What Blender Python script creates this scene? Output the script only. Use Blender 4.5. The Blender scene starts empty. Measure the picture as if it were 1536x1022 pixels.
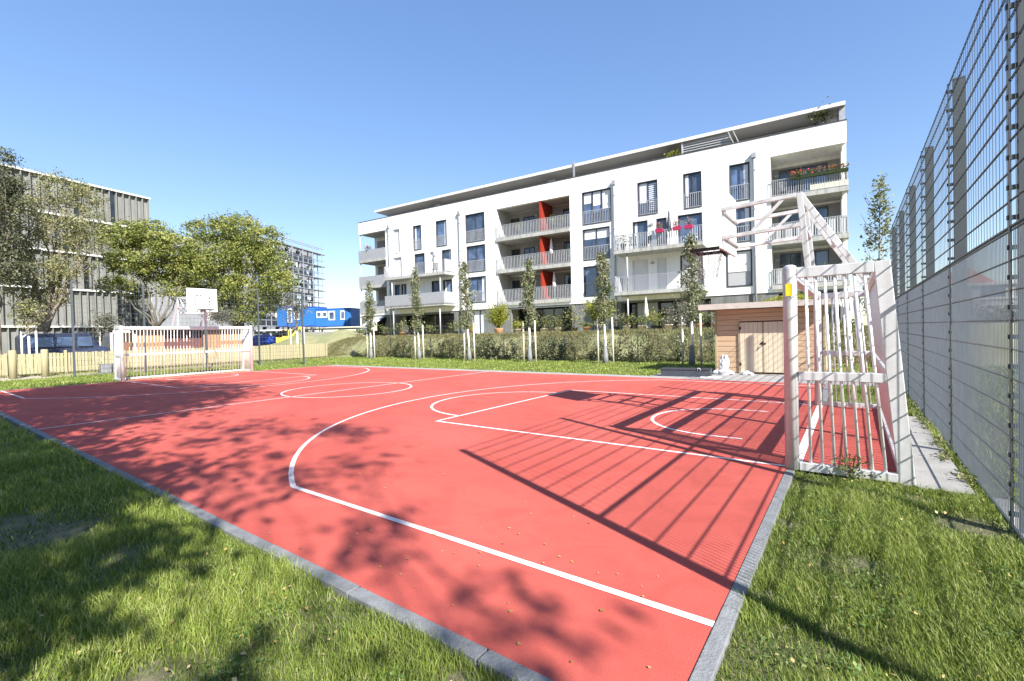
import bpy, math, random
import numpy as np
from mathutils import Vector, Matrix
random.seed(7); rng = np.random.default_rng(11)
S = bpy.context.scene; COL = S.collection
R = math.radians
# ------------------------------------------------------------------ survey of the camera (used to place things at measured distances)
FPX, YAW, PITCH, ROLL = 700.78, 0.6305, -0.0161, -0.0242
CAM = Vector((0.5528, -1.6015, 1.4223))
_fw = Vector((-math.sin(YAW)*math.cos(PITCH), math.cos(YAW)*math.cos(PITCH), math.sin(PITCH)))
_rt = Vector((math.cos(YAW), math.sin(YAW), 0)); _up = _rt.cross(_fw)
RT = _rt*math.cos(ROLL) + _up*math.sin(ROLL); UP = _up*math.cos(ROLL) - _rt*math.sin(ROLL); FW = _fw
def at(px, py, depth):
    return CAM + (FW + RT*((px-768)/FPX) + UP*((511-py)/FPX))*depth
# ------------------------------------------------------------------ materials
def new_mat(name):
    m = bpy.data.materials.new(name); m.use_nodes = True
    nt = m.node_tree; return m, nt, nt.nodes, nt.links, nt.nodes['Principled BSDF']
def mat(name, col, rough=.7, metal=0, var=.12, scale=6, bump=0, bscale=40, spec=.5, col2=None, detail=4):
    m, nt, N, L, b = new_mat(name)
    b.inputs['Roughness'].default_value = rough; b.inputs['Metallic'].default_value = metal
    b.inputs['Specular IOR Level'].default_value = spec
    tc = N.new('ShaderNodeTexCoord')
    n = N.new('ShaderNodeTexNoise'); n.inputs['Scale'].default_value = scale; n.inputs['Detail'].default_value = detail
    L.new(tc.outputs['Object'], n.inputs['Vector'])
    r = N.new('ShaderNodeValToRGB'); L.new(n.outputs['Fac'], r.inputs['Fac'])
    c2 = col2 if col2 else [min(1, c*(1+var)) for c in col]
    r.color_ramp.elements[0].position = .3; r.color_ramp.elements[1].position = .7
    r.color_ramp.elements[0].color = (*[c*(1-var) for c in col], 1) if not col2 else (*col, 1)
    r.color_ramp.elements[1].color = (*c2, 1)
    L.new(r.outputs['Color'], b.inputs['Base Color'])
    if bump:
        n2 = N.new('ShaderNodeTexNoise'); n2.inputs['Scale'].default_value = bscale; n2.inputs['Detail'].default_value = 3
        L.new(tc.outputs['Object'], n2.inputs['Vector'])
        bp = N.new('ShaderNodeBump'); bp.inputs['Strength'].default_value = bump; bp.inputs['Distance'].default_value = .02
        L.new(n2.outputs['Fac'], bp.inputs['Height']); L.new(bp.outputs['Normal'], b.inputs['Normal'])
    return m
def leaf_mat(name, cols, trans=.35, rough=.55):
    m, nt, N, L, b = new_mat(name)
    a = N.new('ShaderNodeAttribute'); a.attribute_name = 'tone'
    r = N.new('ShaderNodeValToRGB'); L.new(a.outputs['Fac'], r.inputs['Fac'])
    e = r.color_ramp.elements
    e[0].position = 0; e[0].color = (*cols[0], 1); e[1].position = 1; e[1].color = (*cols[-1], 1)
    for i, c in enumerate(cols[1:-1]):
        k = e.new((i+1)/(len(cols)-1)); k.color = (*c, 1)
    L.new(r.outputs['Color'], b.inputs['Base Color']); b.inputs['Roughness'].default_value = rough
    b.inputs['Specular IOR Level'].default_value = .3
    t = N.new('ShaderNodeBsdfTranslucent'); L.new(r.outputs['Color'], t.inputs['Color'])
    mx = N.new('ShaderNodeMixShader'); mx.inputs['Fac'].default_value = trans
    L.new(b.outputs[0], mx.inputs[1]); L.new(t.outputs[0], mx.inputs[2])
    L.new(mx.outputs[0], N['Material Output'].inputs['Surface'])
    return m
def glass_mat(name, col, rough=.06):
    m, nt, N, L, b = new_mat(name)
    b.inputs['Base Color'].default_value = (*col, 1); b.inputs['Roughness'].default_value = rough
    b.inputs['Specular IOR Level'].default_value = .9; b.inputs['Coat Weight'].default_value = .5; b.inputs['Coat Roughness'].default_value = .03
    tc = N.new('ShaderNodeTexCoord'); n = N.new('ShaderNodeTexNoise'); n.inputs['Scale'].default_value = .9
    L.new(tc.outputs['Object'], n.inputs['Vector'])
    r = N.new('ShaderNodeValToRGB'); L.new(n.outputs['Fac'], r.inputs['Fac'])
    r.color_ramp.elements[0].position = .38; r.color_ramp.elements[1].position = .62
    r.color_ramp.elements[0].color = (*[c*.6 for c in col], 1); r.color_ramp.elements[1].color = (*[c*1.5 for c in col], 1)
    L.new(r.outputs['Color'], b.inputs['Base Color'])
    return m
M = {}
M['white'] = mat('white_render', (.77,.77,.75), .85, scale=.7, bump=.15, bscale=60, col2=(.84,.84,.83), detail=8)
M['backwall'] = mat('shade_greyed_loggia_render', (.27,.27,.265), .9, var=.04, scale=1.5)  # white wall greyed: the shade inside the loggias is put into the colour
def streaks(m, amt=.10):
    nt = m.node_tree; N, L = nt.nodes, nt.links; b = N['Principled BSDF']; src = b.inputs['Base Color'].links[0].from_socket
    tc = N.new('ShaderNodeTexCoord'); mp = N.new('ShaderNodeMapping'); mp.inputs['Scale'].default_value = (5, 5, .28)
    n = N.new('ShaderNodeTexNoise'); n.inputs['Scale'].default_value = 1.0; n.inputs['Detail'].default_value = 6
    L.new(tc.outputs['Object'], mp.inputs[0]); L.new(mp.outputs[0], n.inputs['Vector'])
    r = N.new('ShaderNodeValToRGB'); L.new(n.outputs['Fac'], r.inputs['Fac'])
    r.color_ramp.elements[0].position = .30; r.color_ramp.elements[0].color = (1-amt*1.3, 1-amt*1.35, 1-amt*1.5, 1)
    r.color_ramp.elements[1].position = .55; r.color_ramp.elements[1].color = (1,1,1,1)
    x = N.new('ShaderNodeMix'); x.data_type = 'RGBA'; x.blend_type = 'MULTIPLY'; x.inputs[0].default_value = 1
    L.new(src, x.inputs[6]); L.new(r.outputs['Color'], x.inputs[7]); L.new(x.outputs[2], b.inputs['Base Color'])
streaks(M['white'], .12)
M['dimwhite'] = mat('shade_dimmed_soffit_render', (.40,.40,.39), .9, var=.04, scale=1.5)  # render dimmed so the colour itself carries the loggia shade
M['socle'] = mat('dark_socle_render', (.16,.165,.165), .9, var=.1, scale=2)
M['greywall'] = mat('grey_penthouse_wall', (.36,.36,.375), .85, var=.05, scale=1)
M['roof'] = mat('pale_roof_metal', (.66,.65,.62), .6, var=.05, scale=1)
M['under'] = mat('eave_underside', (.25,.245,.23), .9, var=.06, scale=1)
M['frame'] = mat('window_frame_anthracite', (.045,.05,.065), .45)
M['pane'] = glass_mat('window_glass', (.07,.11,.20))
M['panedark'] = glass_mat('dark_window_glass', (.012,.016,.02))
M['panelt'] = glass_mat('sky_tinted_glass', (.12,.16,.25)); M['panemid'] = glass_mat('room_glass', (.04,.06,.10))  # first one: lighter blue base colour stands in for reflected sky
M['shutter'] = mat('roller_shutter', (.36,.36,.37), .6, var=.03)
M['shutterlt'] = mat('roller_shutter_light', (.62,.62,.63), .6, var=.03)
M['curtain'] = mat('white_blind', (.66,.68,.74), .8, var=.1, scale=5)
M['rail'] = mat('galvanised_railing', (.42,.43,.44), .5, metal=.3)
M['railpanel'] = mat('grey_balcony_panel', (.29,.30,.325), .55, var=.06, scale=3)
M['slab'] = mat('concrete_slab', (.38,.38,.365), .85, var=.08, scale=2)
M['pipe'] = mat('zinc_downpipe', (.33,.34,.37), .5, metal=.3)
M['red'] = mat('red_divider', (.27,.024,.010), .6, var=.08, scale=2)
M['alu'] = mat('brushed_aluminium', (.68,.68,.69), .42, metal=.3, var=.06, scale=12, bump=.05, bscale=80)
M['alubar'] = mat('aluminium_bar', (.76,.75,.73), .4, metal=.3, var=.05, scale=10)
M['board'] = mat('white_backboard', (.82,.82,.82), .4, var=.02)
M['black'] = mat('black_paint', (.015,.015,.015), .5)
M['darkmetal'] = mat('dark_rim_metal', (.06,.045,.045), .5, metal=.4)
M['chain'] = mat('chain_steel', (.42,.41,.41), .4, metal=.7)
M['fence'] = mat('anthracite_green_fence', (.065,.08,.09), .5, metal=.2, var=.1)
M['fencewire'] = mat('fence_wire', (.14,.165,.195), .5, metal=.3, var=.1)
M['yellow'] = mat('yellow_sticker', (.8,.6,.02), .5)
M['kerb'] = mat('kerb_concrete', (.185,.192,.20), .9, var=.2, scale=9, bump=.4, bscale=70)
M['concrete'] = mat('pale_concrete', (.29,.285,.27), .9, var=.12, scale=4, bump=.3, bscale=50)
M['gravel'] = mat('sandy_path', (.36,.31,.235), .95, var=.18, scale=5, bump=.5, bscale=90)
M['soil'] = mat('lawn_soil', (.085,.095,.035), 1, var=.3, scale=7, bump=.5, bscale=30, col2=(.15,.135,.08), detail=8)
M['ground'] = mat('far_ground', (.07,.09,.03), 1, scale=.25, col2=(.16,.15,.09), bump=.3, bscale=10)
M['slope'] = mat('dry_embankment', (.17,.19,.08), 1, scale=1.4, col2=(.27,.25,.14), bump=.5, bscale=20)
M['line'] = mat('court_line_paint', (.70,.52,.49), .8, scale=9, col2=(.80,.79,.77), detail=9)
M['fascia'] = mat('weathered_fascia', (.47,.43,.38), .8, var=.1)
M['stake'] = mat('peeled_stake_wood', (.62,.57,.46), .8, var=.12, scale=8)
M['limed'] = mat('lime_washed_bark', (.72,.70,.67), .9, var=.08, scale=14)
M['guard'] = mat('grey_trunk_guard', (.19,.20,.20), .8, var=.15)
M['bark'] = mat('grey_brown_bark', (.20,.17,.13), .95, var=.3, scale=8, bump=.6, bscale=25)
M['barklt'] = mat('pale_bark', (.13,.115,.088), .95, var=.25, scale=6, bump=.5, bscale=25)
M['terracotta'] = mat('terracotta', (.45,.22,.11), .85, var=.12)
M['potpale'] = mat('pale_planter', (.55,.48,.38), .85, var=.1)
M['parasol'] = mat('beige_canvas', (.50,.46,.40), .9, var=.08)
M['parasolw'] = mat('white_canvas', (.72,.71,.72), .9, var=.05)
M['dark'] = mat('dark_recess', (.02,.021,.022), .9)
M['graypanel'] = mat('grey_facade_panel', (.20,.205,.195), .7, var=.1, scale=.6)
M['fin'] = mat('grey_facade_fin', (.23,.235,.22), .6, var=.06, scale=2)
M['band'] = mat('white_floor_band', (.62,.62,.60), .7, var=.04)
M['scaffold'] = mat('scaffold_tube', (.30,.32,.35), .5, metal=.3)
M['rawconc'] = mat('raw_concrete_shell', (.26,.27,.29), .9, var=.12, scale=.4)
M['blue'] = mat('blue_container_paint', (.03,.15,.42), .5, var=.08, scale=1)
M['bluetarp'] = mat('blue_tarp', (.02,.07,.36), .6, var=.2, scale=1.5)
M['machine'] = mat('yellow_machine_paint', (.75,.55,.08), .5)
M['greyfar'] = mat('grey_retaining_wall', (.19,.19,.185), .9, var=.1)
M['rooftile'] = mat('red_roof_tile', (.40,.10,.05), .8, var=.2, scale=3)
M['cream'] = mat('cream_house_wall', (.5,.5,.47), .9)
M['tyre'] = mat('black_rubber', (.02,.02,.02), .9)
M['carblue'] = mat('navy_car_paint', (.035,.045,.085), .3, metal=.3)
M['cargrey'] = mat('grey_car_paint', (.10,.12,.15), .3, metal=.3)
M['cargl'] = glass_mat('car_glass', (.06,.09,.16))
M['lamp'] = mat('lamp_glass', (.6,.6,.6), .2)
M['bag'] = mat('white_plastic_bag', (.62,.62,.63), .6, var=.15, scale=12, bump=.8, bscale=25)
M['blackbox'] = mat('dark_tub_plastic', (.045,.052,.065), .5)
M['pinkpot'] = mat('pink_flower_box', (.34,.015,.07), .5)
M['flower'] = mat('red_petals', (.75,.04,.04), .7, var=.2)
M['flowerp'] = mat('pink_petals', (.80,.10,.30), .7, var=.2)
M['dandelion'] = mat('yellow_petals', (.85,.65,.02), .7)
M['awning'] = mat('grey_awning_cloth', (.45,.45,.45), .9)
L_plane = [(.030,.052,.010),(.075,.110,.018),(.15,.185,.030),(.22,.22,.05)]
M['leafbig'] = leaf_mat('yellow_green_tree_leaf', [(.065,.095,.022),(.17,.205,.048),(.30,.32,.085),(.40,.38,.14)])
M['leafwillow'] = leaf_mat('olive_brown_willow_leaf', [(.08,.085,.035),(.18,.19,.08),(.29,.285,.13),(.38,.35,.18)], .3)
M['leafdark'] = leaf_mat('dark_conifer_leaf', [(.04,.05,.03),(.10,.11,.06),(.18,.175,.10)], .15)
M['leafpop'] = leaf_mat('hornbeam_leaf', [(.07,.09,.04),(.18,.21,.10),(.34,.34,.21)], .3)
M['leafhedge'] = leaf_mat('hedge_leaf', [(.055,.08,.022),(.14,.17,.055),(.24,.25,.10),(.32,.29,.17)], .35)
M['leafsilver'] = leaf_mat('grey_young_tree_leaf', [(.07,.075,.05),(.16,.16,.11),(.26,.25,.19)], .3)
M['leafbamboo'] = leaf_mat('bamboo_leaf', [(.12,.15,.015),(.28,.30,.03),(.42,.42,.09)], .4)
M['leafpot'] = leaf_mat('potted_plant_leaf', [(.04,.06,.02),(.12,.15,.04),(.26,.25,.08)], .35)
M['grass'] = leaf_mat('grass_blade', [(.065,.105,.018),(.16,.225,.035),(.275,.345,.06),(.42,.44,.17)], .35, .5)
M['drygrass'] = leaf_mat('dry_grass_blade', [(.13,.145,.055),(.23,.225,.10),(.33,.29,.17)], .35)
M['clover'] = leaf_mat('clover_leaf', [(.05,.10,.02),(.12,.20,.05),(.22,.28,.10)], .3)
M['deadleaf'] = leaf_mat('fallen_leaf', [(.25,.16,.05),(.40,.33,.10),(.55,.42,.22)], .2)
def wood(name, col, col2, axis, step, groove=.0, rough=.75):
    """boards: wave of narrow joints plus grain noise"""
    m, nt, N, L, b = new_mat(name); b.inputs['Roughness'].default_value = rough
    tc = N.new('ShaderNodeTexCoord'); mp = N.new('ShaderNodeMapping')
    sc = [.8,.8,.8]; sc[0 if axis == 'x' else 2] = 9 if axis=='x' else 9
    if axis == 'x': mp.inputs['Scale'].default_value = (14, 14, .7)
    else: mp.inputs['Scale'].default_value = (.7, .7, 14)
    L.new(tc.outputs['Object'], mp.inputs['Vector'])
    n = N.new('ShaderNodeTexNoise'); n.inputs['Scale'].default_value = 1.6; n.inputs['Detail'].default_value = 5
    L.new(mp.outputs[0], n.inputs['Vector'])
    r = N.new('ShaderNodeValToRGB'); L.new(n.outputs['Fac'], r.inputs['Fac'])
    r.color_ramp.elements[0].position = .3; r.color_ramp.elements[0].color = (*col, 1)
    r.color_ramp.elements[1].position = .7; r.color_ramp.elements[1].color = (*col2, 1)
    L.new(r.outputs['Color'], b.inputs['Base Color'])
    return m
M['doorwood'] = wood('pale_door_boards', (.56,.46,.33), (.66,.56,.42), 'x', .2)
M['cladwood'] = wood('larch_cladding', (.44,.295,.18), (.55,.39,.255), 'z', .2)
M['shedwood'] = wood('orange_shed_boards', (.34,.165,.08), (.50,.27,.14), 'x', .2)
M['shedred'] = wood('dark_red_shed_boards', (.10,.035,.025), (.17,.06,.04), 'x', .2)
M['palewood'] = wood('pale_picket_wood', (.27,.245,.14), (.36,.32,.19), 'x', .2)
def court_mat():
    m, nt, N, L, b = new_mat('red_rubber_court'); b.inputs['Roughness'].default_value = .85
    b.inputs['Specular IOR Level'].default_value = .25
    tc = N.new('ShaderNodeTexCoord')
    n1 = N.new('ShaderNodeTexNoise'); n1.inputs['Scale'].default_value = .55; n1.inputs['Detail'].default_value = 5
    n2 = N.new('ShaderNodeTexNoise'); n2.inputs['Scale'].default_value = 140; n2.inputs['Detail'].default_value = 2
    v = N.new('ShaderNodeTexVoronoi'); v.inputs['Scale'].default_value = 230
    for x in (n1, n2, v): L.new(tc.outputs['Object'], x.inputs['Vector'])
    r = N.new('ShaderNodeValToRGB'); L.new(n1.outputs['Fac'], r.inputs['Fac'])
    r.color_ramp.elements[0].position = .3; r.color_ramp.elements[0].color = (.44,.082,.064,1)
    r.color_ramp.elements[1].position = .7; r.color_ramp.elements[1].color = (.51,.110,.086,1)
    mx = N.new('ShaderNodeMix'); mx.data_type = 'RGBA'; mx.blend_type = 'MULTIPLY'; mx.inputs[0].default_value = .35
    r2 = N.new('ShaderNodeValToRGB'); L.new(n2.outputs['Fac'], r2.inputs['Fac'])
    r2.color_ramp.elements[0].position = .35; r2.color_ramp.elements[0].color = (.55,.5,.5,1)
    r2.color_ramp.elements[1].position = .6; r2.color_ramp.elements[1].color = (1,1,1,1)
    L.new(r.outputs['Color'], mx.inputs[6]); L.new(r2.outputs['Color'], mx.inputs[7])
    n3 = N.new('ShaderNodeTexNoise'); n3.inputs['Scale'].default_value = 2.3; n3.inputs['Detail'].default_value = 8; n3.inputs['Distortion'].default_value = 1.2
    n3.inputs['Roughness'].default_value = .65
    L.new(tc.outputs['Object'], n3.inputs['Vector'])
    r3 = N.new('ShaderNodeValToRGB'); L.new(n3.outputs['Fac'], r3.inputs['Fac'])
    r3.color_ramp.elements[0].position = .30; r3.color_ramp.elements[0].color = (.80,.76,.76,1)
    r3.color_ramp.elements[1].position = .56; r3.color_ramp.elements[1].color = (1,1,1,1)
    k_ = r3.color_ramp.elements.new(.72); k_.color = (1,1.0,1.0,1); k_ = r3.color_ramp.elements.new(.80); k_.color = (1,.88,.86,1)
    mx2 = N.new('ShaderNodeMix'); mx2.data_type = 'RGBA'; mx2.blend_type = 'MULTIPLY'; mx2.inputs[0].default_value = .8
    L.new(mx.outputs[2], mx2.inputs[6]); L.new(r3.outputs['Color'], mx2.inputs[7]); L.new(mx2.outputs[2], b.inputs['Base Color'])
    bp = N.new('ShaderNodeBump'); bp.inputs['Strength'].default_value = .5; bp.inputs['Distance'].default_value = .0025
    L.new(v.outputs['Distance'], bp.inputs['Height']); L.new(bp.outputs['Normal'], b.inputs['Normal'])
    return m
M['court'] = court_mat()
streaks(M['alu'], .22); streaks(M['socle'], .25); streaks(M['fin'], .2); streaks(M['graypanel'], .2); streaks(M['slab'], .25); streaks(M['roof'], .15)
# ------------------------------------------------------------------ mesh helpers
def tag(o, label=None, cat=None, group=None, kind=None):
    if label: o['label'] = label
    if cat: o['category'] = cat
    if group: o['group'] = group
    if kind: o['kind'] = kind
    return o
def empty(name, loc=(0,0,0), rz=0, label=None, cat=None, group=None):
    o = bpy.data.objects.new(name, None); COL.objects.link(o); o.location = loc; o.rotation_euler.z = rz
    o.empty_display_size = .2
    return tag(o, label, cat, group)
class MB:
    def __init__(s): s.v = []; s.f = []
    def box(s, x0, x1, y0, y1, z0, z1, rot=0, piv=None):
        b = len(s.v)
        if x0 > x1: x0, x1 = x1, x0
        if y0 > y1: y0, y1 = y1, y0
        if z0 > z1: z0, z1 = z1, z0
        P = [(x0,y0,z0),(x1,y0,z0),(x1,y1,z0),(x0,y1,z0),(x0,y0,z1),(x1,y0,z1),(x1,y1,z1),(x0,y1,z1)]
        if rot:
            c, sn = math.cos(rot), math.sin(rot); px, py = piv or ((x0+x1)/2, (y0+y1)/2)
            P = [(px+(x-px)*c-(y-py)*sn, py+(x-px)*sn+(y-py)*c, z) for x, y, z in P]
        s.v += P
        s.f += [(b,b+3,b+2,b+1),(b+4,b+5,b+6,b+7),(b,b+1,b+5,b+4),(b+1,b+2,b+6,b+5),(b+2,b+3,b+7,b+6),(b+3,b,b+4,b+7)]
        return s
    def quad(s, *P):
        b = len(s.v); s.v += [tuple(p) for p in P]; s.f.append(tuple(range(b, b+len(P)))); return s
    def tube(s, pts, rads, n=8, cap=True, phase=0):
        pts = [Vector(p) for p in pts]
        if not hasattr(rads, '__len__'): rads = [rads]*len(pts)
        rings = []
        ref = None
        for i, p in enumerate(pts):
            t = (pts[min(i+1, len(pts)-1)] - pts[max(i-1, 0)]).normalized()
            if ref is None:
                ref = Vector((1,0,0)) if abs(t.x) < .8 else Vector((0,1,0))
            a = (ref - t*ref.dot(t)).normalized(); ref = a; c = t.cross(a)
            b = len(s.v); rings.append(b)
            for k in range(n):
                th = 2*math.pi*k/n + phase
                s.v.append(tuple(p + (a*math.cos(th) + c*math.sin(th))*rads[i]))
        for i in range(len(rings)-1):
            for k in range(n):
                s.f.append((rings[i]+k, rings[i]+(k+1) % n, rings[i+1]+(k+1) % n, rings[i+1]+k))
        if cap:
            s.f.append(tuple(rings[0]+k for k in range(n))[::-1]); s.f.append(tuple(rings[-1]+k for k in range(n)))
        return s
    def bar(s, a, b, w, h=None, n=4):
        """rectangular bar w (horizontal-ish) by h between two points"""
        h = h or w; a = Vector(a); b = Vector(b); t = (b-a).normalized()
        u = Vector((0,0,1)) if abs(t.z) < .95 else Vector((1,0,0))
        sd = t.cross(u).normalized(); up = sd.cross(t)
        i = len(s.v)
        for p in (a, b):
            for sx, sz in ((-1,-1),(1,-1),(1,1),(-1,1)): s.v.append(tuple(p + sd*(sx*w/2) + up*(sz*h/2)))
        s.f += [(i,i+1,i+2,i+3)[::-1],(i+4,i+5,i+6,i+7),(i,i+1,i+5,i+4),(i+1,i+2,i+6,i+5),(i+2,i+3,i+7,i+6),(i+3,i,i+4,i+7)]
        return s
    def lathe(s, prof, c=(0,0,0), n=16):
        rings = []
        for r, z in prof:
            rings.append(len(s.v))
            for k in range(n):
                th = 2*math.pi*k/n; s.v.append((c[0]+r*math.cos(th), c[1]+r*math.sin(th), c[2]+z))
        for i in range(len(rings)-1):
            for k in range(n): s.f.append((rings[i]+k, rings[i]+(k+1) % n, rings[i+1]+(k+1) % n, rings[i+1]+k))
        s.f.append(tuple(rings[0]+k for k in range(n))[::-1]); s.f.append(tuple(rings[-1]+k for k in range(n)))
        return s
    def build(s, name, m, parent=None, smooth=False, bevel=0):
        me = bpy.data.meshes.new(name); me.from_pydata(s.v, [], s.f); me.update()
        if smooth:
            me.polygons.foreach_set('use_smooth', [True]*len(me.polygons))
        o = bpy.data.objects.new(name, me); COL.objects.link(o); me.materials.append(M[m] if isinstance(m, str) else m)
        if parent: o.parent = parent
        if bevel:
            b = o.modifiers.new('bevel', 'BEVEL'); b.width = bevel; b.segments = 2; b.limit_method = 'ANGLE'
        return o
def split(mb, name, m, parent=None, **kw):
    """each connected piece of the builder becomes an object of its own"""
    par = list(range(len(mb.v)))
    def fd(i):
        while par[i] != i: par[i] = par[par[i]]; i = par[i]
        return i
    for f in mb.f:
        for j in f[1:]: par[fd(j)] = fd(f[0])
    grp = {}
    for f in mb.f: grp.setdefault(fd(f[0]), []).append(f)
    out = []
    for fs in grp.values():
        q = MB(); mp = {}
        for f in fs:
            for j in f:
                if j not in mp: mp[j] = len(q.v); q.v.append(mb.v[j])
            q.f.append(tuple(mp[j] for j in f))
        out.append(q.build(name, m, parent, **kw))
    return out
def struct(o): o['kind'] = 'structure'; return o
def wall_holes(mb, x0, x1, z0, z1, holes, yf, yb):
    """front at y=yf (outside), back y=yb, with reveals; x runs along the wall"""
    xs = sorted({x0, x1} | {min(max(h[i], x0), x1) for h in holes for i in (0, 1)})
    zs = sorted({z0, z1} | {min(max(h[i], z0), z1) for h in holes for i in (2, 3)})
    nx, nz = len(xs)-1, len(zs)-1
    def op(i, j):
        if i < 0 or j < 0 or i >= nx or j >= nz: return True
        cx, cz = (xs[i]+xs[i+1])/2, (zs[j]+zs[j+1])/2
        return any(h[0] < cx < h[1] and h[2] < cz < h[3] for h in holes)
    for i in range(nx):
        for j in range(nz):
            if op(i, j): continue
            a, b, c, d = xs[i], xs[i+1], zs[j], zs[j+1]
            mb.quad((a,yf,c),(a,yf,d),(b,yf,d),(b,yf,c)); mb.quad((a,yb,c),(b,yb,c),(b,yb,d),(a,yb,d))
            if op(i-1, j): mb.quad((a,yf,c),(a,yb,c),(a,yb,d),(a,yf,d))
            if op(i+1, j): mb.quad((b,yf,c),(b,yf,d),(b,yb,d),(b,yb,c))
            if op(i, j-1): mb.quad((a,yf,c),(b,yf,c),(b,yb,c),(a,yb,c))
            if op(i, j+1): mb.quad((a,yf,d),(a,yb,d),(b,yb,d),(b,yf,d))
def fast_mesh(name, V, F, m, tone=None, parent=None):
    """V (n,3) float, F (k,4) or (k,3) int arrays"""
    me = bpy.data.meshes.new(name); k = F.shape[1]
    me.vertices.add(len(V)); me.vertices.foreach_set('co', V.astype(np.float32).ravel())
    me.loops.add(F.size); me.loops.foreach_set('vertex_index', F.astype(np.int32).ravel())
    me.polygons.add(len(F)); me.polygons.foreach_set('loop_start', np.arange(0, F.size, k, dtype=np.int32))
    me.update(calc_edges=True)
    if tone is not None:
        at_ = me.attributes.new('tone', 'FLOAT', 'POINT'); at_.data.foreach_set('value', tone.astype(np.float32))
    me.materials.append(M[m] if isinstance(m, str) else m)
    o = bpy.data.objects.new(name, me); COL.objects.link(o)
    if parent: o.parent = parent
    return o
def leaves(name, C, size, m, parent=None, tone=None, up=.35, aspect=.6):
    """one bent diamond leaf at each point of C"""
    n = len(C); sz = size*(.6+.8*rng.random(n))
    nrm = rng.normal(size=(n,3)); nrm[:,2] += up*2; nrm /= np.linalg.norm(nrm, axis=1)[:,None]
    t = rng.normal(size=(n,3)); t -= nrm*(t*nrm).sum(1)[:,None]; t /= np.linalg.norm(t, axis=1)[:,None]
    b = np.cross(nrm, t)
    s = sz[:,None]
    V = np.stack([C-t*s, C+b*s*aspect+nrm*s*.15, C+t*s, C-b*s*aspect+nrm*s*.15], 1).reshape(-1,3)
    F = np.arange(n*4).reshape(-1,4)
    if tone is None: tone = rng.random(n)
    return fast_mesh(name, V, F, m, np.repeat(np.clip(tone,0,1), 4), parent)
def blob_points(blobs, n, clump=.28, per=40, shell=.55):
    """clumpy leaf points inside ellipsoid blobs [(centre, (rx,ry,rz))]"""
    vol = np.array([b[1][0]*b[1][1]*b[1][2] for b in blobs])**.75; vol /= vol.sum()
    P = []; T = []
    for (c, r), w in zip(blobs, vol):
        k = max(3, int(n*w/per))
        d = rng.normal(size=(k,3)); d /= np.linalg.norm(d, axis=1)[:,None]
        rad = (shell + (1-shell)*rng.random(k))**1.0*(.82+.3*rng.random(k))
        cc = np.array(c) + d*rad[:,None]*np.array(r)
        cs = clump*(.5+rng.random(k))
        pts = cc[:,None,:] + rng.normal(size=(k,per,3))*cs[:,None,None]*np.array([1,1,.65])
        tn = (.2+.6*rng.random(k))[:,None] + rng.normal(size=(k,per))*.15
        P.append(pts.reshape(-1,3)); T.append(tn.ravel())
    return np.concatenate(P), np.concatenate(T)
def limb(mb, a, b, r0, r1, seg=5, wob=.08, n=7):
    a = Vector(a); b = Vector(b); L_ = (b-a).length; pts = []
    for i in range(seg+1):
        f = i/seg; p = a.lerp(b, f)
        if 0 < i < seg: p += Vector((random.uniform(-1,1), random.uniform(-1,1), random.uniform(-.6,.6)))*L_*wob
        pts.append(p)
    mb.tube(pts, [r0+(r1-r0)*i/seg for i in range(seg+1)], n)
    return pts
def big_tree(name, label, group, base, fork_h, tr, blobs, n, leaf, lm, bm, clump, per=40, fork=None, twigs=14, lean=(0,0)):
    root = empty(name, base, 0, label, 'tree', group)
    B = Vector(base); t = MB()
    top = Vector((lean[0], lean[1], fork_h))
    limb(t, (0,0,-.1), top, tr, tr*.75, 4, .02, 10)
    for c, r in blobs:
        e = Vector(c)-B
        mid = top.lerp(e, .55) + Vector((random.uniform(-.3,.3), random.uniform(-.3,.3), -.2))
        limb(t, top, mid, tr*.5, tr*.26, 4, .06)
        limb(t, mid, e, tr*.26, tr*.1, 4, .08)
        for k in range(max(2, twigs//len(blobs)+1)):
            d = Vector((random.gauss(0,1), random.gauss(0,1), random.gauss(.2,.7))).normalized()
            limb(t, mid.lerp(e, random.random()), e + Vector((d.x*r[0], d.y*r[1], d.z*r[2]))*.9, tr*.11, tr*.025, 4, .1, 5)
    t.build('trunk', bm, root, smooth=True)
    P, T = blob_points([(tuple(Vector(c)-B), r) for c, r in blobs], n, clump, per)
    leaves('crown', P, leaf, lm, root, T)
    return root
# ================================================================== GROUND
Lc, Wc = 20.98, 11.96
g = MB(); g.quad((-400,-250,-.05),(300,-250,-.05),(300,600,-.05),(-400,600,-.05)); struct(g.build('ground', 'ground'))
lawn = MB()
def sheet(mb, x0, x1, y0, y1, z): mb.quad((x0,y0,z),(x1,y0,z),(x1,y1,z),(x0,y1,z))
sheet(lawn, -30, 9, -9, 0, -.03); sheet(lawn, 0, 9, 0, 19.3, -.031); sheet(lawn, -30, 0, 12.1, 19.4, -.032); sheet(lawn, -27, -21, 0, 12.1, -.033)
struct(lawn.build('lawn_ground', 'soil'))
c = MB(); sheet(c, -Lc, 0, 0, Wc, 0); sheet(c, 0, .93, 3.78, 8.4, 0)
sheet(c, -Lc-.95, -Lc, 3.75, 8.35, 0)
struct(c.build('court_surface', 'court'))
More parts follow.
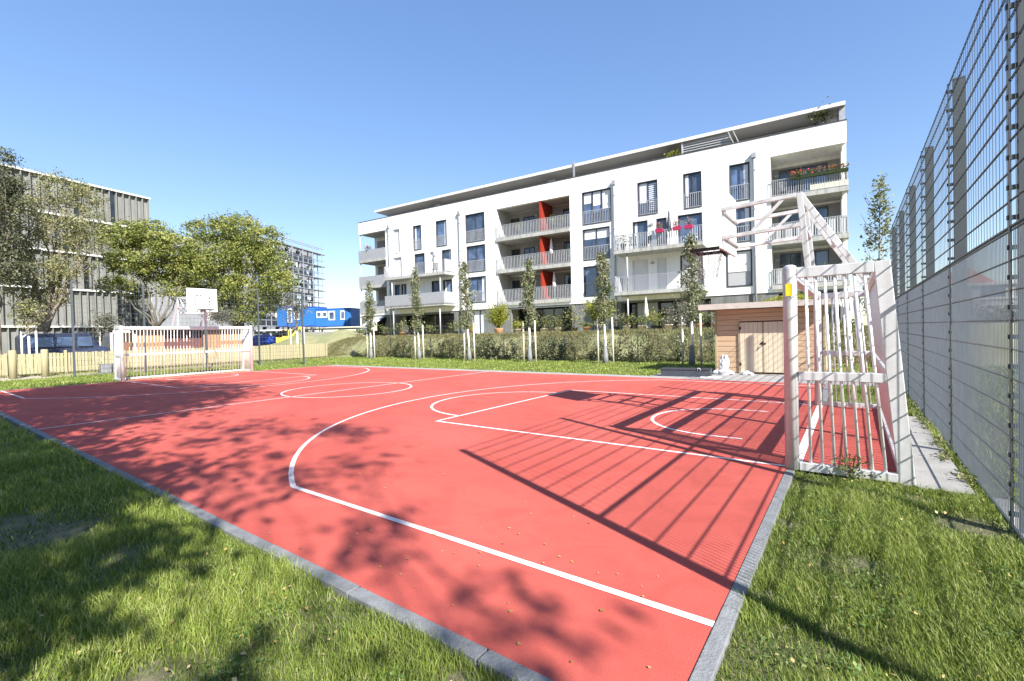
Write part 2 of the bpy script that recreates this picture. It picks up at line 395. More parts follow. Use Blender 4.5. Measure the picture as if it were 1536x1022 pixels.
# court markings
ln = MB(); Wl = .05; Zl = .004; CY = 6.1
def seg(x0, y0, x1, y1, w=Wl):
    d = Vector((x1-x0, y1-y0)).normalized()*w/2; ln.quad((x0+d.y,y0-d.x,Zl),(x1+d.y,y1-d.x,Zl),(x1-d.y,y1+d.x,Zl),(x0-d.y,y0+d.x,Zl))
def arc(cx, cy, r, a0, a1, w=Wl, n=56):
    for i in range(n):
        p, q = R(a0+(a1-a0)*i/n), R(a0+(a1-a0)*(i+1)/n)
        ln.quad((cx+(r-w/2)*math.cos(p), cy+(r-w/2)*math.sin(p), Zl), (cx+(r+w/2)*math.cos(p), cy+(r+w/2)*math.sin(p), Zl),
                (cx+(r+w/2)*math.cos(q), cy+(r+w/2)*math.sin(q), Zl), (cx+(r-w/2)*math.cos(q), cy+(r-w/2)*math.sin(q), Zl))
for sx, ox in ((1, 0), (-1, -Lc)):
    X = lambda x: ox + sx*x
    jx = -1.42 - math.sqrt(5.86**2 - 5.36**2); ja = math.degrees(math.atan2(5.36, 1.42+jx+0.0)) if 0 else math.degrees(math.acos((jx+1.42)/5.86))
    seg(X(0), CY-5.36, X(jx), CY-5.36); seg(X(0), CY+5.36, X(jx), CY+5.36)
    if sx == 1: arc(X(-1.42), CY, 5.86, ja, 360-ja)
    else: arc(X(-1.42), CY, 5.86, 180-ja, -(180-ja))
    seg(X(0), CY-2.26, X(-5.02), CY-2.26); seg(X(0), CY+2.26, X(-5.02), CY+2.26); seg(X(-5), CY-2.26, X(-5), CY+2.26)
    if sx == 1: arc(X(-5), CY, 1.7, 90, 270)
    else: arc(X(-5), CY, 1.7, -90, 90)
    if sx == 1: arc(X(-.95), CY-.05, 1.15, 90, 270); 
    else: arc(X(-.95), CY-.05, 1.15, -90, 90)
    seg(X(-.95), CY+1.1, X(-.6), CY+1.1); seg(X(-.95), CY-1.2, X(-.6), CY-1.2)
    seg(X(.07), 3.86, X(.07), 8.3, .09)
seg(-10.49, 0, -10.49, Wc); arc(-10.55, 6.03, 1.66, 0, 360, n=80)
struct(ln.build('court_markings', 'line'))
# kerbs: single stones butted with narrow joints
k = MB()
x = .15
while x > -Lc-.1:
    h = random.uniform(.004,.010); k.box(x-.93, x-.006, -.088, -.003, -.2, h); x -= .936
y = .0
while y < 3.6: k.box(.003, .078, y, min(y+.93, 3.7), -.2, random.uniform(.004,.012)); y += .936
y = 8.55
while y < 12: k.box(.003, .145, y, y+.93, -.2, random.uniform(.004,.012)); y += .936
y = -.15
while y < 12.3:
    if not (3.2 < y < 8.2): k.box(-Lc-.12, -Lc-.003, y, y+.93, -.2, random.uniform(.0,.006))
    y += .936
struct(k.build('kerb', 'kerb', bevel=.004))
pv = MB()
x = -21.1
while x < -4.5: pv.box(x, x+.99, Wc+.004, Wc+.5, -.2, random.uniform(.0,.006)); x += .996
x = -4.5
while x < 1.35:
    y = Wc+.004
    while y < 15.2: pv.box(x, x+.97, y, y+.97, -.2, random.uniform(.0,.006)); y += .975
    x += .975
struct(pv.build('paving_strip', 'concrete', bevel=.004))
pv = MB()
for (a, b, y0, y1) in ((.98,1.36,3.72,5.0),(.98,1.36,5.02,6.35),(.98,1.36,6.37,7.7)):
    pv.box(a, b, y0, y1, -.2, random.uniform(.0,.008))
for y0 in (-.4, .7, 1.75, 2.75): pv.box(1.44, 1.56, y0, y0+.95, -.2, .0)
struct(pv.build('fence_paving_slabs', 'concrete', bevel=.004))
p = MB(); sheet(p, -29.6, -27, -8, 9.5, -.02); sheet(p, -29.6,-26.4,9.5,12,-.021); struct(p.build('sandy_path', 'gravel'))
# terrace and embankment
tb = MB(); x0, x1 = -33.5, 8
N_ = 60
def hill(x, y):
    f = min(1, max(0, (y-19.2)/1.9)); return 1.32*f*f*(3-2*f)
ys = [19.0, 19.2, 19.5, 19.9, 20.3, 20.7, 21.1, 22, 45]
xs_ = np.linspace(-44, 10, 70)
idx = {}
for i, xx in enumerate(xs_):
    fl = min(1, max(0, (xx+40)/9.0)); fl = fl*fl*(3-2*fl)
    for j, yy in enumerate(ys):
        idx[i, j] = len(tb.v); z = hill(xx, yy)*fl*(1+.04*math.sin(xx*1.7)*(j < 7)) - .045*(1-fl) - (.04 if j == 0 else 0)
        tb.v.append((float(xx), yy + .12*math.sin(xx*.9)*(0 < j < 7), z))
for i in range(len(xs_)-1):
    for j in range(len(ys)-1): tb.f.append((idx[i,j], idx[i+1,j], idx[i+1,j+1], idx[i,j+1]))
struct(tb.build('embankment', 'slope', smooth=True))
# ================================================================== GRASS (blades)
SPOTS = [(1.05,.15,.16),(1.25,.45,.13),(1.3,-.1,.2),(-4.3,-.78,.32),(-3.5,-.62,.2),(-5,-1.0,.4),(1.2,2.9,.22),(.95,3.45,.18),(1.33,1.7,.16),(.16,1.2,.07),(.14,.3,.06),(.17,2.3,.08),(-.8,-.2,.07),(-1.9,-.95,.16),(.6,1.9,.10),(-6.4,-1.4,.5)]
def lowfreq(X, Y):
    q = np.random.default_rng(5); v = np.zeros_like(X)
    for k_ in range(14):
        f = q.uniform(1.2, 9); a = q.uniform(0, 6.28); v += np.sin(X*f*np.cos(a)+Y*f*np.sin(a)+q.uniform(0,6.28))/(f**.5)
    return v/2.2
def grass(name, label, regions, mname, parent=None):
    Vs = []; Ts = []; 
    for (x0, x1, y0, y1, dens, h, w, zf) in regions:
        n = int((x1-x0)*(y1-y0)*dens)
        X = rng.random(n)*(x1-x0)+x0; Y = rng.random(n)*(y1-y0)+y0
        pat = np.clip(lowfreq(X, Y), -1.6, 1.6)
        bare = np.zeros(n)
        for (sx, sy, sr) in SPOTS: bare = np.maximum(bare, np.exp(-((X-sx)**2+(Y-sy)**2)/(sr*sr)))
        keep = rng.random(n) < np.clip(.82+.25*pat, .3, 1)*(1-.93*bare); pat = pat-1.2*bare; X, Y, pat = X[keep], Y[keep], pat[keep]; n = len(X)
        hh = h*(.35+1.1*rng.random(n)**1.5)*(1+.42*pat); hh = np.clip(hh, h*.25, h*2)
        a = rng.random(n)*2*np.pi; ln_ = hh*(.25+.75*rng.random(n)); ca, sa = np.cos(a), np.sin(a)
        b = a + np.pi/2 + rng.normal(size=n)*.4; wx, wy = np.cos(b)*w/2, np.sin(b)*w/2
        Z = zf(X, Y) if callable(zf) else np.full(n, zf)
        base = np.stack([X, Y, Z], 1); W = np.stack([wx, wy, np.zeros(n)], 1)
        mid = base + np.stack([ca*ln_*.35, sa*ln_*.35, hh*.6], 1); tip = base + np.stack([ca*ln_, sa*ln_, hh], 1)
        V = np.stack([base-W, base+W, mid+W*.8, tip+W*.15, tip-W*.15, mid-W*.8], 1)
        Vs.append(V.reshape(-1,3))
        t = .45 + .20*pat + rng.normal(size=n)*.17
        t = np.where(rng.random(n) < .08, 1.0, t)
        Ts.append(np.repeat(np.clip(t,0,1), 6))
    V = np.concatenate(Vs); T = np.concatenate(Ts); m = len(V)//6
    i = np.arange(m)[:,None]*6
    F = np.concatenate([i+np.array([[0,1,2,5]]), i+np.array([[5,2,3,4]])], 0)
    o = fast_mesh(name, V, F, mname, T); tag(o, label, 'grass', None, 'stuff'); return o
gz = -.03
grass('lawn_grass', 'bright green lawn grass in front of the red court and around its edges', [
    (-1.5, .55, -1.75, -.09, 30000, .048, .0031, gz), (-4.2, -1.5, -2.0, -.09, 18000, .052, .004, gz),
    (-9, -4.2, -2.6, -.09, 6000, .07, .007, gz), (-21.5, -9, -4, -.16, 1500, .075, .013, gz),
    (.08, 1.42, -1.1, 2.2, 30000, .048, .0031, gz), (.08, 1.42, 2.2, 3.72, 19000, .050, .0038, gz), (1.56, 3.2, -.5, 5, 5000, .08, .007, gz),
    (.95, 1.45, 7.7, 12, 3000, .06, .008, gz), (1.36, 1.5, 3.7, 7.8, 6000, .06, .007, gz), (.15, .95, 8.5, 12, 5000, .055, .007, gz), (1.5, 6, 5, 20, 500, .09, .02, gz),
    (.0, 1.3, 15.3, 19, 1200, .06, .02, gz),
    (-27, -4.3, 12.5, 19.2, 650, .055, .02, gz), (-4.3, -2.7, 14, 19.2, 900, .055, .018, gz), (-27, -21.15, -1, 12, 650, .055, .018, gz), (-29.9, -27, 3, 19, 200, .05, .02, gz)], 'grass')
grass('embankment_grass', 'dry yellowish grass on the embankment below the terraces',
    [(-38, 1.5, 19.2, 21.6, 1300, .12, .022, lambda X, Y: 1.32*np.clip((Y-19.2)/1.9,0,1)**2*(3-2*np.clip((Y-19.2)/1.9,0,1))*np.clip((X+40)/9.0,0,1)**2*(3-2*np.clip((X+40)/9.0,0,1)))], 'drygrass')
grass('boundary_weeds', 'dry weeds growing along the foot of the picket fence', [(-31.2, -29.6, -4, 18.5, 420, .11, .02, gz)], 'drygrass')
P = np.concatenate([np.stack([rng.random(260)*3.5-2.9, rng.random(260)*1.2-1.4, np.full(260,.02)],1), np.stack([rng.random(160)*1.25+.15, rng.random(160)*4-.4, np.full(160,.02)],1)])
o = leaves('leaf_litter', P, .011, 'deadleaf', up=1.2, aspect=.7); tag(o, 'dry leaf litter scattered in the near lawn grass', 'leaf litter', None, 'stuff')
P = np.concatenate([np.array([random.uniform(1.33,1.46), random.uniform(3.7,12), .02]) + rng.normal(size=(40,3))*np.array([.03,.08,.03]) for _ in range(26)])
P[:,2] = np.abs(P[:,2]); o = leaves('fence_foot_weeds', P, .018, 'leafhedge', up=.6); tag(o, 'straggly weeds along the foot of the tall mesh fence', 'weeds', None, 'stuff')
# clover / weeds near the camera
P = []
for i in range(60):
    if i % 2: cx, cy = random.uniform(-2.2, .1), random.uniform(-1.4, -.35)
    else: cx, cy = random.uniform(.25, 1.35), random.uniform(-.3, 3.2)
    q = np.array([cx, cy, .012]) + rng.normal(size=(40,3))*np.array([.055,.055,.010]); P.append(q)
o = leaves('clover', np.concatenate(P), .0095, 'clover', up=1.6, aspect=.8); tag(o, 'small clover and weed leaves scattered through the near lawn', 'clover', None, 'stuff')
exec_after = []
# ================================================================== GOALS WITH HOOPS
def goal(name, label, loc, rz, sticker):
    r = empty(name, loc, rz, label, 'goal', None)      # local x: backwards, y: along the goal line
    W = 4.55; H = 2.0
    for i, y in enumerate((0, W)):
        p = MB(); p.tube([(0,y,0),(0,y,H-.02),(0,y,H+.015),(0,y,H+.03)], [.062,.062,.056,.03], 16)
        po = p.build('post', 'alu', r, smooth=True)
        if sticker and i == 0:
            s = MB(); s.box(-.03, .028, -.072, -.064, 1.72, 1.84); s.build('sticker', 'yellow', po)
    p = MB(); p.box(-.05, .05, .062, W-.062, H-.11, H-.002); p.build('crossbar', 'alu', r, bevel=.012)
    for y in (0, W):
        f = MB(); tx, bx = .72, .88      # rear upright leans out towards the ground
        f.bar((.06,y,H-.055),(tx-.055,y,H-.055), .055, .10)
        f.bar((tx-.0,y,H-.005),(bx,y,-.02), .055, .12)
        f.bar((.062,y,.93),(tx+.03,y,.93), .05, .085)
        f.bar((.062,y,.035),(bx-.06,y,.035), .06, .08)
        f.build('side_frame', 'alu', r, bevel=.006)
        b = MB(); nb = 7
        for i in range(nb):
            u = (i+1)/(nb+1); b.tube([(.06+(tx-.11)*u, y, H-.10), (.06+(bx-.11)*u, y, .07)], .0135, 8)
        b.build('side_bars', 'alubar', r, smooth=True)
    f = MB(); f.box(.67, .77, .03, W-.03, H-.085, H-.012); f.box(.75, .83, .03, W-.03, .90, .98); f.box(.83, .91, .03, W-.03, 0, .075)
    split(f, 'rear_rail', 'alu', r, bevel=.006)
    b = MB(); n = 40
    for i in range(n):
        y = .09 + (W-.18)*i/(n-1); b.tube([(.72,y,H-.08),(.79,y,.94),(.87,y,.05)], .012, 6)
    b.build('rear_bars', 'alubar', r, smooth=True)
    # hoop carrier
    yc = W/2-.02; h = MB()
    ya, yb_ = yc-.50, yc+.50
    for y in (ya, yb_):
        h.bar((-.04,y,3.15),(.06,y,1.98), .05, .07); h.bar((-.04,y,3.14),(.64,y,1.97), .045, .07); h.bar((.04,y,3.05),(.70,y,1.92), .02, .02)
        h.bar((-.08,y,3.13),(-.98,y,3.10), .05, .05); h.bar((-.03,y,2.74),(-.98,y,2.70), .05, .05)
        h.bar((-.22,y,3.11),(-.60,y,2.74), .035, .04)
        for i in range(7):
            u = (i+1)/8; h.bar((-.04+.68*u, y, 3.14-1.17*u-.02), (-.04+.68*u+.07, y, 3.14-1.17*u-.06), .03, .02)
    h.bar((-.04,ya,3.13),(-.04,yb_,3.13), .05, .05); h.bar((.0,ya,2.72),(.0,yb_,2.72), .05, .05); h.bar((-.96,ya,2.72),(-.96,yb_,2.72), .04, .04)
    h.bar((-.96,ya,3.08),(-.96,yb_,3.08), .04, .04); h.bar((.3,ya,2.56),(.3,yb_,2.56),.04,.04)
    h.build('hoop_frame', 'alu', r, bevel=.004)
    bd = MB(); bd.box(-1.02, -.985, yc-.525, yc+.525, 2.55, 3.45); bo = bd.build('backboard', 'board', r, bevel=.006)
    d = MB()
    def dash(y0, y1, z0, z1): d.box(-1.024, -1.021, y0, y1, z0, z1)
    for s in (-1, 1):
        for j in range(3): dash(yc+s*.255-.022, yc+s*.255+.022, 2.80+j*.125, 2.80+j*.125+.085)
    for j in range(4): dash(yc-.215+j*.12, yc-.215+j*.12+.07, 3.15, 3.195); dash(yc-.215+j*.12, yc-.215+j*.12+.07, 2.75, 2.79)
    split(d, 'target_dash', 'black', bo)
    rm = MB(); rc = (-1.29, yc, 2.62)
    rm.tube([(rc[0]+.215*math.cos(2*math.pi*i/28), rc[1]+.215*math.sin(2*math.pi*i/28), rc[2]) for i in range(29)], .014, 8)
    rm.box(-1.10, -1.025, yc-.09, yc+.09, 2.57, 2.63)
    rm.bar((-1.03,yc-.06,2.50),(-1.10,yc-.06,2.6),.015,.03); rm.bar((-1.03,yc+.06,2.50),(-1.10,yc+.06,2.6),.015,.03)
    rm.box(-1.48,-1.06,yc-.225,yc-.205,2.585,2.635); rm.box(-1.48,-1.06,yc+.205,yc+.225,2.585,2.635); rm.box(-1.50,-1.475,yc-.22,yc+.22,2.585,2.635)
    rm.build('rim', 'darkmetal', r)
    nt_ = MB()
    for i in range(12):
        a = 2*math.pi*i/12; pts = []
        for j in range(9):
            f = j/8; rr = .215*(1-.42*f**.8); aa = a + (.26 if j % 2 else 0)
            pts.append((rc[0]+rr*math.cos(aa), rc[1]+rr*math.sin(aa), rc[2]-.42*f))
        nt_.tube(pts, .0032, 4)
        pts = [(rc[0]+.215*(1-.42*(j/8)**.8)*math.cos(a+(0 if j % 2 else .26)), rc[1]+.215*(1-.42*(j/8)**.8)*math.sin(a+(0 if j % 2 else .26)), rc[2]-.42*j/8) for j in range(9)]
        nt_.tube(pts, .0032, 4)
    nt_.build('net', 'chain', r)
    return r
goal('goal_with_hoop', 'near aluminium goal with basketball hoop frame above, beside the tall mesh fence', (.05, 3.8, 0), 0, True)
goal('goal_with_hoop', 'far aluminium football goal with white backboard at the opposite end of the court', (-21.03, 8.33, 0), math.pi, False)
# ================================================================== TALL RIGHT FENCE
fr = empty('ball_fence', (1.42, .5, 0), 0, 'tall anthracite double-rod mesh fence along the right side of the court', 'fence')
ny, step = 6, 2.42
for i in range(ny+1):
    y = i*step; p = MB(); p.box(.03, .125, y-.024, y+.024, -.1, 4.02); p.box(.028,.127,y-.026,y+.026,4.02,4.04)
    po = p.build('post', 'fence', fr)
    b = MB(); b.box(-.014, -.008, y-.02, y+.02, 0, 4.0)
    for j in range(20): b.box(-.024, .03, y-.012, y+.012, .1+j*.2, .13+j*.2)
    b.build('clamp_bar', 'fence', po)
for i in range(ny):
    y0, y1 = i*step+.01, (i+1)*step-.01
    w = MB()
    for j in range(21):
        z = .03+j*.2
        if z > 4: z = 3.99
        for xx in (-.0045, .0045): w.box(xx-.0026, xx+.0026, y0, y1, z-.0033, z+.0033)
        if j == 10:
            w.box(-.0125,.0125,y0,y1,z+.02,z+.03)
    w.build('rods', 'fence', fr)
    w = MB(); y = y0
    while y < y1: w.box(-.0016, .0016, y-.0016, y+.0016, 2.05, 4.0); y += .1
    w.build('upper_mesh', 'fence', fr)
    w = MB(); y = y0
    while y < y1: w.box(-.0024, .0024, y-.0024, y+.0024, .02, 2.05); y += .04
    w.build('lower_mesh', 'fencewire', fr)
# ================================================================== LEFT BALL FENCE behind far goal
X0 = -25.4; yy = [3.3, 5.7, 8.2, 10.75]
lf = empty('ball_fence', (X0, 3.3, 0), 0, 'thin green wire ball-stop fence with slim posts behind the far goal', 'fence')
pts2 = [(0,0),(0,2.4),(0,4.9),(0,7.45),(1.5,9.1)]
for (a, b) in pts2:
    p = MB(); p.box(a-.035, a+.035, b-.035, b+.035, -.05, 4.0); p.build('post', 'fence', lf)
for (a, b), (c_, d_) in zip(pts2[:-1], pts2[1:]):
    w = MB(); n = int(math.hypot(c_-a, d_-b)/.16)
    for j in range(1, n): w.bar((a+(c_-a)*j/n, b+(d_-b)*j/n, .05), (a+(c_-a)*j/n, b+(d_-b)*j/n, 3.9), .006)
    for j in range(20): w.bar((a,b,.1+j*.2),(c_,d_,.1+j*.2), .008)
    w.build('wire_mesh', 'fence', lf)
# ================================================================== APARTMENT BUILDING
OB = Vector((.37, 32.6, 0)); AB = R(184.5)
def BW(s, o, z): return OB + Matrix.Rotation(AB, 3, 'Z') @ Vector((s, o, z))
bl = empty('apartment_building', OB, AB, 'long white four-storey apartment building with loggias, balconies and a set-back penthouse', 'building')
ZT, ZB = 13.5, 3.6
wins = [ # s0,s1,z0,z1,style, divisions
 (36.4,37.3,9.75,12.1,'shut',1),(36.2,37.35,6.98,9.28,'shut',1),
 (33.55,34.5,9.75,12.05,'norm',1),(30.4,31.6,9.75,12.1,'norm',1),
 (26.1,28.1,9.7,12.15,'norm',2),(26.1,28.05,7.0,9.3,'norm',2),(26.1,27.95,4.25,6.5,'norm',2),
 (14.5,16.75,9.7,12.15,'blind3',3),(14.65,16.75,6.95,9.28,'blindh',2),(14.75,16.75,4.15,6.4,'norm',2),
 (11.05,12.4,9.75,12.1,'blind',2),(8.1,9.2,9.75,12.1,'norm',2),(5.17,6.28,9.75,12.1,'norm',2),(5.13,6.25,7.05,9.28,'norm',2),(5.1,6.57,4.15,6.45,'shutl',1),
]
doors = [ # on projecting balconies, in the facade
 (33.2,34.4,7.1,9.3,'norm'),(32.0,32.5,7.1,9.3,'shut'),(29.95,30.95,7.1,9.3,'norm'),
 (36.5,37.2,4.35,6.5,'norm'),(35.7,36.3,4.35,6.5,'norm'),(31.5,32.3,4.35,6.5,'norm'),(29.9,30.9,4.35,6.5,'norm'),
 (11.8,12.8,7.15,9.3,'norm'),(10.45,11.08,7.15,9.3,'norm'),(8.1,9.6,7.15,9.3,'norm'),
 (11.8,12.9,4.2,6.5,'shut'),(10.5,11.1,4.2,6.5,'shut'),(8.1,9.5,4.2,6.5,'shutl')]
holes = [w[:4] for w in wins] + [d[:4] for d in doors] + [(17.86,24.8,4.1,12.2),(38.4,42.5,4.1,12.25),(-.1,3.95,4.0,12.2)]
w = MB(); wall_holes(w, 0, 42.4, ZB, ZT, holes, 0, -.35); w.build('facade_wall', 'white', bl)
gh = [(17.9,23.6,1.3,3.45),(14.9,16.2,1.3,3.5),(7.6,13.9,1.3,3.45),(26.2,27.7,1.3,3.5),(29.8,37.2,1.3,3.4),(38.6,41.5,1.3,3.4),(.4,3.6,1.3,3.5)]
w = MB(); wall_holes(w, .02, 42.38, 1.0, ZB-.002, gh, -.06, -.4); w.build('base_wall', 'socle', bl)
w = MB(); w.box(.004, 42.396, -12, -2.2, 1.0, ZT-.3); w.box(0,42.4,-2.2,-.352,ZT-.9,ZT-.31)
w.build('core_wall', 'white', bl)
cp = MB(); cp.box(-.03, 42.43, .03, -.40, ZT+.001, ZT+.05); cp.build('parapet_cap', 'frame', bl)
for i, (a, b) in enumerate(((23.6,17.9),(13.9,7.6),(37.2,29.8),(41.5,38.6),(3.6,.4))):
    d = MB(); d.quad((min(a,b)-.1,-1.5,1.0),(max(a,b)+.1,-1.5,1.0),(max(a,b)+.1,-1.5,3.6),(min(a,b)-.1,-1.5,3.6)); d.build('ground_floor_glazing', 'panedark', bl)
    f = MB(); n = int(abs(a-b)/1.1)
    for j in range(n+1): x = min(a,b)+abs(a-b)*j/n; f.box(x-.04, x+.04, -1.45, -1.49, 1.2, 3.5)
    split(f, 'window_mullion', 'frame', bl)
d = MB(); d.quad((14.9,-.3,1.3),(16.2,-.3,1.3),(16.2,-.3,3.5),(14.9,-.3,3.5)); d.quad((26.2,-.3,1.3),(27.7,-.3,1.3),(27.7,-.3,3.5),(26.2,-.3,3.5)); split(d, 'ground_floor_window', 'curtain', bl)
f = MB()
for a, b in ((14.9,16.2),(26.2,27.7)):
    for x in (a+.03,(a+b)/2,b-.03): f.box(x-.04,x+.04,-.24,-.29,1.3,3.5)
split(f, 'window_mullion', 'frame', bl)
for (a, b) in ((11.4,12.9),): 
    d = MB(); d.box(a, b, -1.0, -1.1, 1.3, 3.44); d.build('pale_panel', 'shutter', bl)
def window(s0, s1, z0, z1, style, nd, rail=True):
    f = MB(); t = .055; y0, y1 = -.17, -.10
    f.box(s0, s0+t, y0, y1, z0, z1); f.box(s1-t, s1, y0, y1, z0, z1); f.box(s0+t, s1-t, y0, y1, z1-t, z1); f.box(s0+t, s1-t, y0, y1, z0, z0+t)
    for j in range(1, nd):
        x = s0+(s1-s0)*j/nd; f.box(x-.045, x+.045, y0, y1+.004, z0+t, z1-t)
    # dark outer surround standing a little proud of the render
    e = .045
    f.box(s0-e, s0+.002, -.10, .012, z0-e, z1+e); f.box(s1-.002, s1+e, -.10, .012, z0-e, z1+e); f.box(s0+.002, s1-.002, -.10, .012, z1-.002, z1+e); f.box(s0+.002, s1-.002, -.10, .04, z0-e, z0+.002)
    fo = f.build('window', 'shutterlt' if style == 'shut' else 'frame', bl)
    p = MB(); p.quad((s0,-.155,z0),(s1,-.155,z0),(s1,-.155,z1),(s0,-.155,z1))
    p.build('pane', {'shut':'shutterlt','shutl':'shutter'}.get(style, random.choice(['pane','pane','panelt','panemid'])), fo)
    if style.startswith('blind'):
        b = MB()
        if style == 'blindh': b.box(s0+t, s1-t, -.14, -.135, z1-.75, z1-t)
        elif style == 'blind3':
            for j, zz in enumerate((z0+1.0, z0+1.35, z0+1.6)):
                u0 = s0+(s1-s0)*j/3+.07; b.box(u0, u0+(s1-s0)/3-.14, -.14, -.135, z1-(z1-zz)*1.0, z1-t)
        else:
            b.box((s0+s1)/2+.06, s1-.07, -.14, -.135, z0+.9, z1-t)
            for j in range(14): b.box(s0+.07, (s0+s1)/2-.06, -.14, -.135, z0+.3+j*.14, z0+.37+j*.14)
        split(b, 'blind', 'curtain', fo)
    elif style == 'shutl':
        b = MB(); b.box(s0+.02, s1-.02, -.13, -.12, z0+.95, z1-.02); b.build('blind', 'shutterlt', fo)
    elif style == 'norm' and random.random() < .75:
        b = MB(); 
        if random.random() < .5: b.box(s0+.07, s0+.07+(s1-s0)*.22, -.145, -.140, z0+.06, z1-.06)
        else: b.box(s1-.07-(s1-s0)*.18, s1-.07, -.145, -.140, z0+.06, z1-.06)
        b.build('curtain', 'curtain', fo)
    if rail:
        r_ = MB(); n = max(4, int((s1-s0)/.13))
        for j in range(n+1): x = s0+.03+(s1-s0-.06)*j/n; r_.box(x-.012, x+.012, -.03, -.005, z0+.06, z0+.98)
        r_.box(s0, s1, -.04, .004, z0+.98, z0+1.02); r_.box(s0, s1, -.04, .004, z0+.03, z0+.06)
        r_.build('railing', 'rail', fo)
for w_ in wins: window(*w_[:5], w_[5], rail=w_[4] != 'shut' and w_[4] != 'shutl')
for d_ in doors: window(*d_[:5], 1, rail=False)
def slats(mb, a, b, z0, h, w=.055, step=.145):
    a = Vector(a); b = Vector(b); n = max(2, int((b-a).length/step)); d = (b-a).normalized()
    for j in range(n+1):
        p = a.lerp(b, j/n); q = d*w/2
        mb.bar((p.x, p.y, z0+.02), (p.x, p.y, z0+h-.02), w if abs(d.x) < .5 else .012, .012 if abs(d.x) < .5 else w)
    mb.bar((a.x,a.y,z0+h),(b.x,b.y,z0+h), .05, .03); mb.bar((a.x,a.y,z0+.06),(b.x,b.y,z0+.06), .03, .03)
def back_wall(s0, s1, z0, z1, dws, out=-2.19):
    w = MB(); w.box(s0+.01, s1-.01, out-.005, out+.003, z0+.002, z1-.05); w.build('loggia_back_wall', 'backwall', bl)  # thin sheet over the white core wall, coloured as if in shade
    for a, b, c_, m_ in dws:
        f = MB(); f.box(a-.05, a, out+.0, out+.05, z0, z0+c_+.05); f.box(b, b+.05, out+.0, out+.05, z0, z0+c_+.05); f.box(a, b, out, out+.05, z0+c_, z0+c_+.05); f.box((a+b)/2-.03,(a+b)/2+.03,out+.012,out+.04,z0,z0+c_)
        fo = f.build('balcony_door', 'frame', bl); p = MB(); p.quad((a,out+.008,z0),(b,out+.008,z0),(b,out+.008,z0+c_),(a,out+.008,z0+c_)); p.build('pane', m_, fo)
# middle loggia
lv = ((4.1,6.55),(6.9,9.4),(9.65,12.2))
for i, (z, zt) in enumerate(lv):
    s = MB(); s.box(17.86, 24.8, -2.19, .12, z-.30, z) ; so = s.build('balcony', 'slab', bl)
    r_ = MB(); slats(r_, (17.9,.08,0), (24.76,.08,0), z, 1.05); r_.build('railing', 'rail', so)
    d = MB(); d.box(20.45, 20.62, -2.18, -.05, z+.001, zt if i < 2 else 12.19); d.build('divider', 'red', so)
    back_wall(17.9, 24.8, z, zt, [(18.3,19.4,2.1,'panedark'),(21.0,21.7,2.1,'pane'),(22.3,23.3,2.0,'panedark'),(23.8,24.6,2.0,'panedark')])
s = MB(); s.box(17.86-.01, 24.81, -2.19, -.36, 12.2, 12.4); s.box(17.6,17.858,-2.2,-.352,3.8,12.4); s.box(24.802,25.05,-2.2,-.352,3.8,12.4); split(s, 'loggia_lining', 'dimwhite', bl)
# left corner loggia
for i, z in enumerate((4.1, 6.75, 9.5)):
    s = MB(); s.box(38.42, 42.45, -2.5, .05, z-.28, z); so = s.build('balcony', 'slab', bl)
    r_ = MB(); r_.box(38.45, 42.45, 0, .04, z-.2, z+1.0); r_.box(42.41, 42.45, -2.5, -.001, z-.2, z+1.0); split(r_, 'parapet_panel', 'railpanel', so)
    back_wall(38.4, 42, z, z+2.4, [(39.2,40.6,2.1,'panedark')], out=-2.195)
p = MB()
for zz in ((1.3,3.82),(4.1,6.47),(6.75,9.22),(9.5,12.25)): p.tube([(42.3,-.12,zz[0]),(42.3,-.12,zz[1])], .06, 10)
split(p, 'loggia_column', 'rail', bl, smooth=True)
s = MB(); s.box(38.15,38.398,-2.2,-.352,3.8,12.4); s.box(38.4,42.39,-2.2,-.36,12.25,12.45); split(s, 'loggia_lining', 'dimwhite', bl)
# right corner loggia
for i, z in enumerate((4.05, 6.85, 9.62)):
    s = MB(); s.box(-.06, 3.95, -2.5, .14, z-.28, z); so = s.build('balcony', 'slab', bl)
    r_ = MB(); 
    if i == 2: slats(r_, (0,.1,0),(3.93,.1,0), z, 1.0, .03, .12)
    elif i == 1: slats(r_, (0,.1,0),(3.93,.1,0), z, 1.05, .06, .12)
    else: slats(r_, (0,.1,0),(3.93,.1,0), z, 1.0, .06, .12)
    slats(r_, (-.02,.06,0),(-.02,-2.4,0), z, 1.05, .06, .12)
    r_.build('railing', 'rail', so)
    if i == 1:
        q = MB(); 
        for j in range(7): q.box(.05+j*.56, .05+j*.56+.30, .03, .05, z+.05, z+1.0)
        split(q, 'wind_panel', 'white', so)
    if i == 0:
        q = MB()
        for j in range(4): q.box(.1+j*1.0, .1+j*1.0+.55, .03, .05, z+.05, z+1.0)
        split(q, 'wind_panel', 'white', so)
    back_wall(0, 4, z, z+2.4, [(.9,2.2,2.15,'pane'),(2.4,3.5,2.15,'panedark')], out=-2.195)
s = MB(); s.box(3.952,4.2,-2.2,-.352,3.8,12.4); s.box(.01,3.95,-2.2,-.36,12.2,12.4)
s.box(.02,.22,-.3,-.10,1.3,12.2); s.box(.02,.2,-2.19,-1.2,1.3,12.2); split(s, 'loggia_lining', 'white', bl)
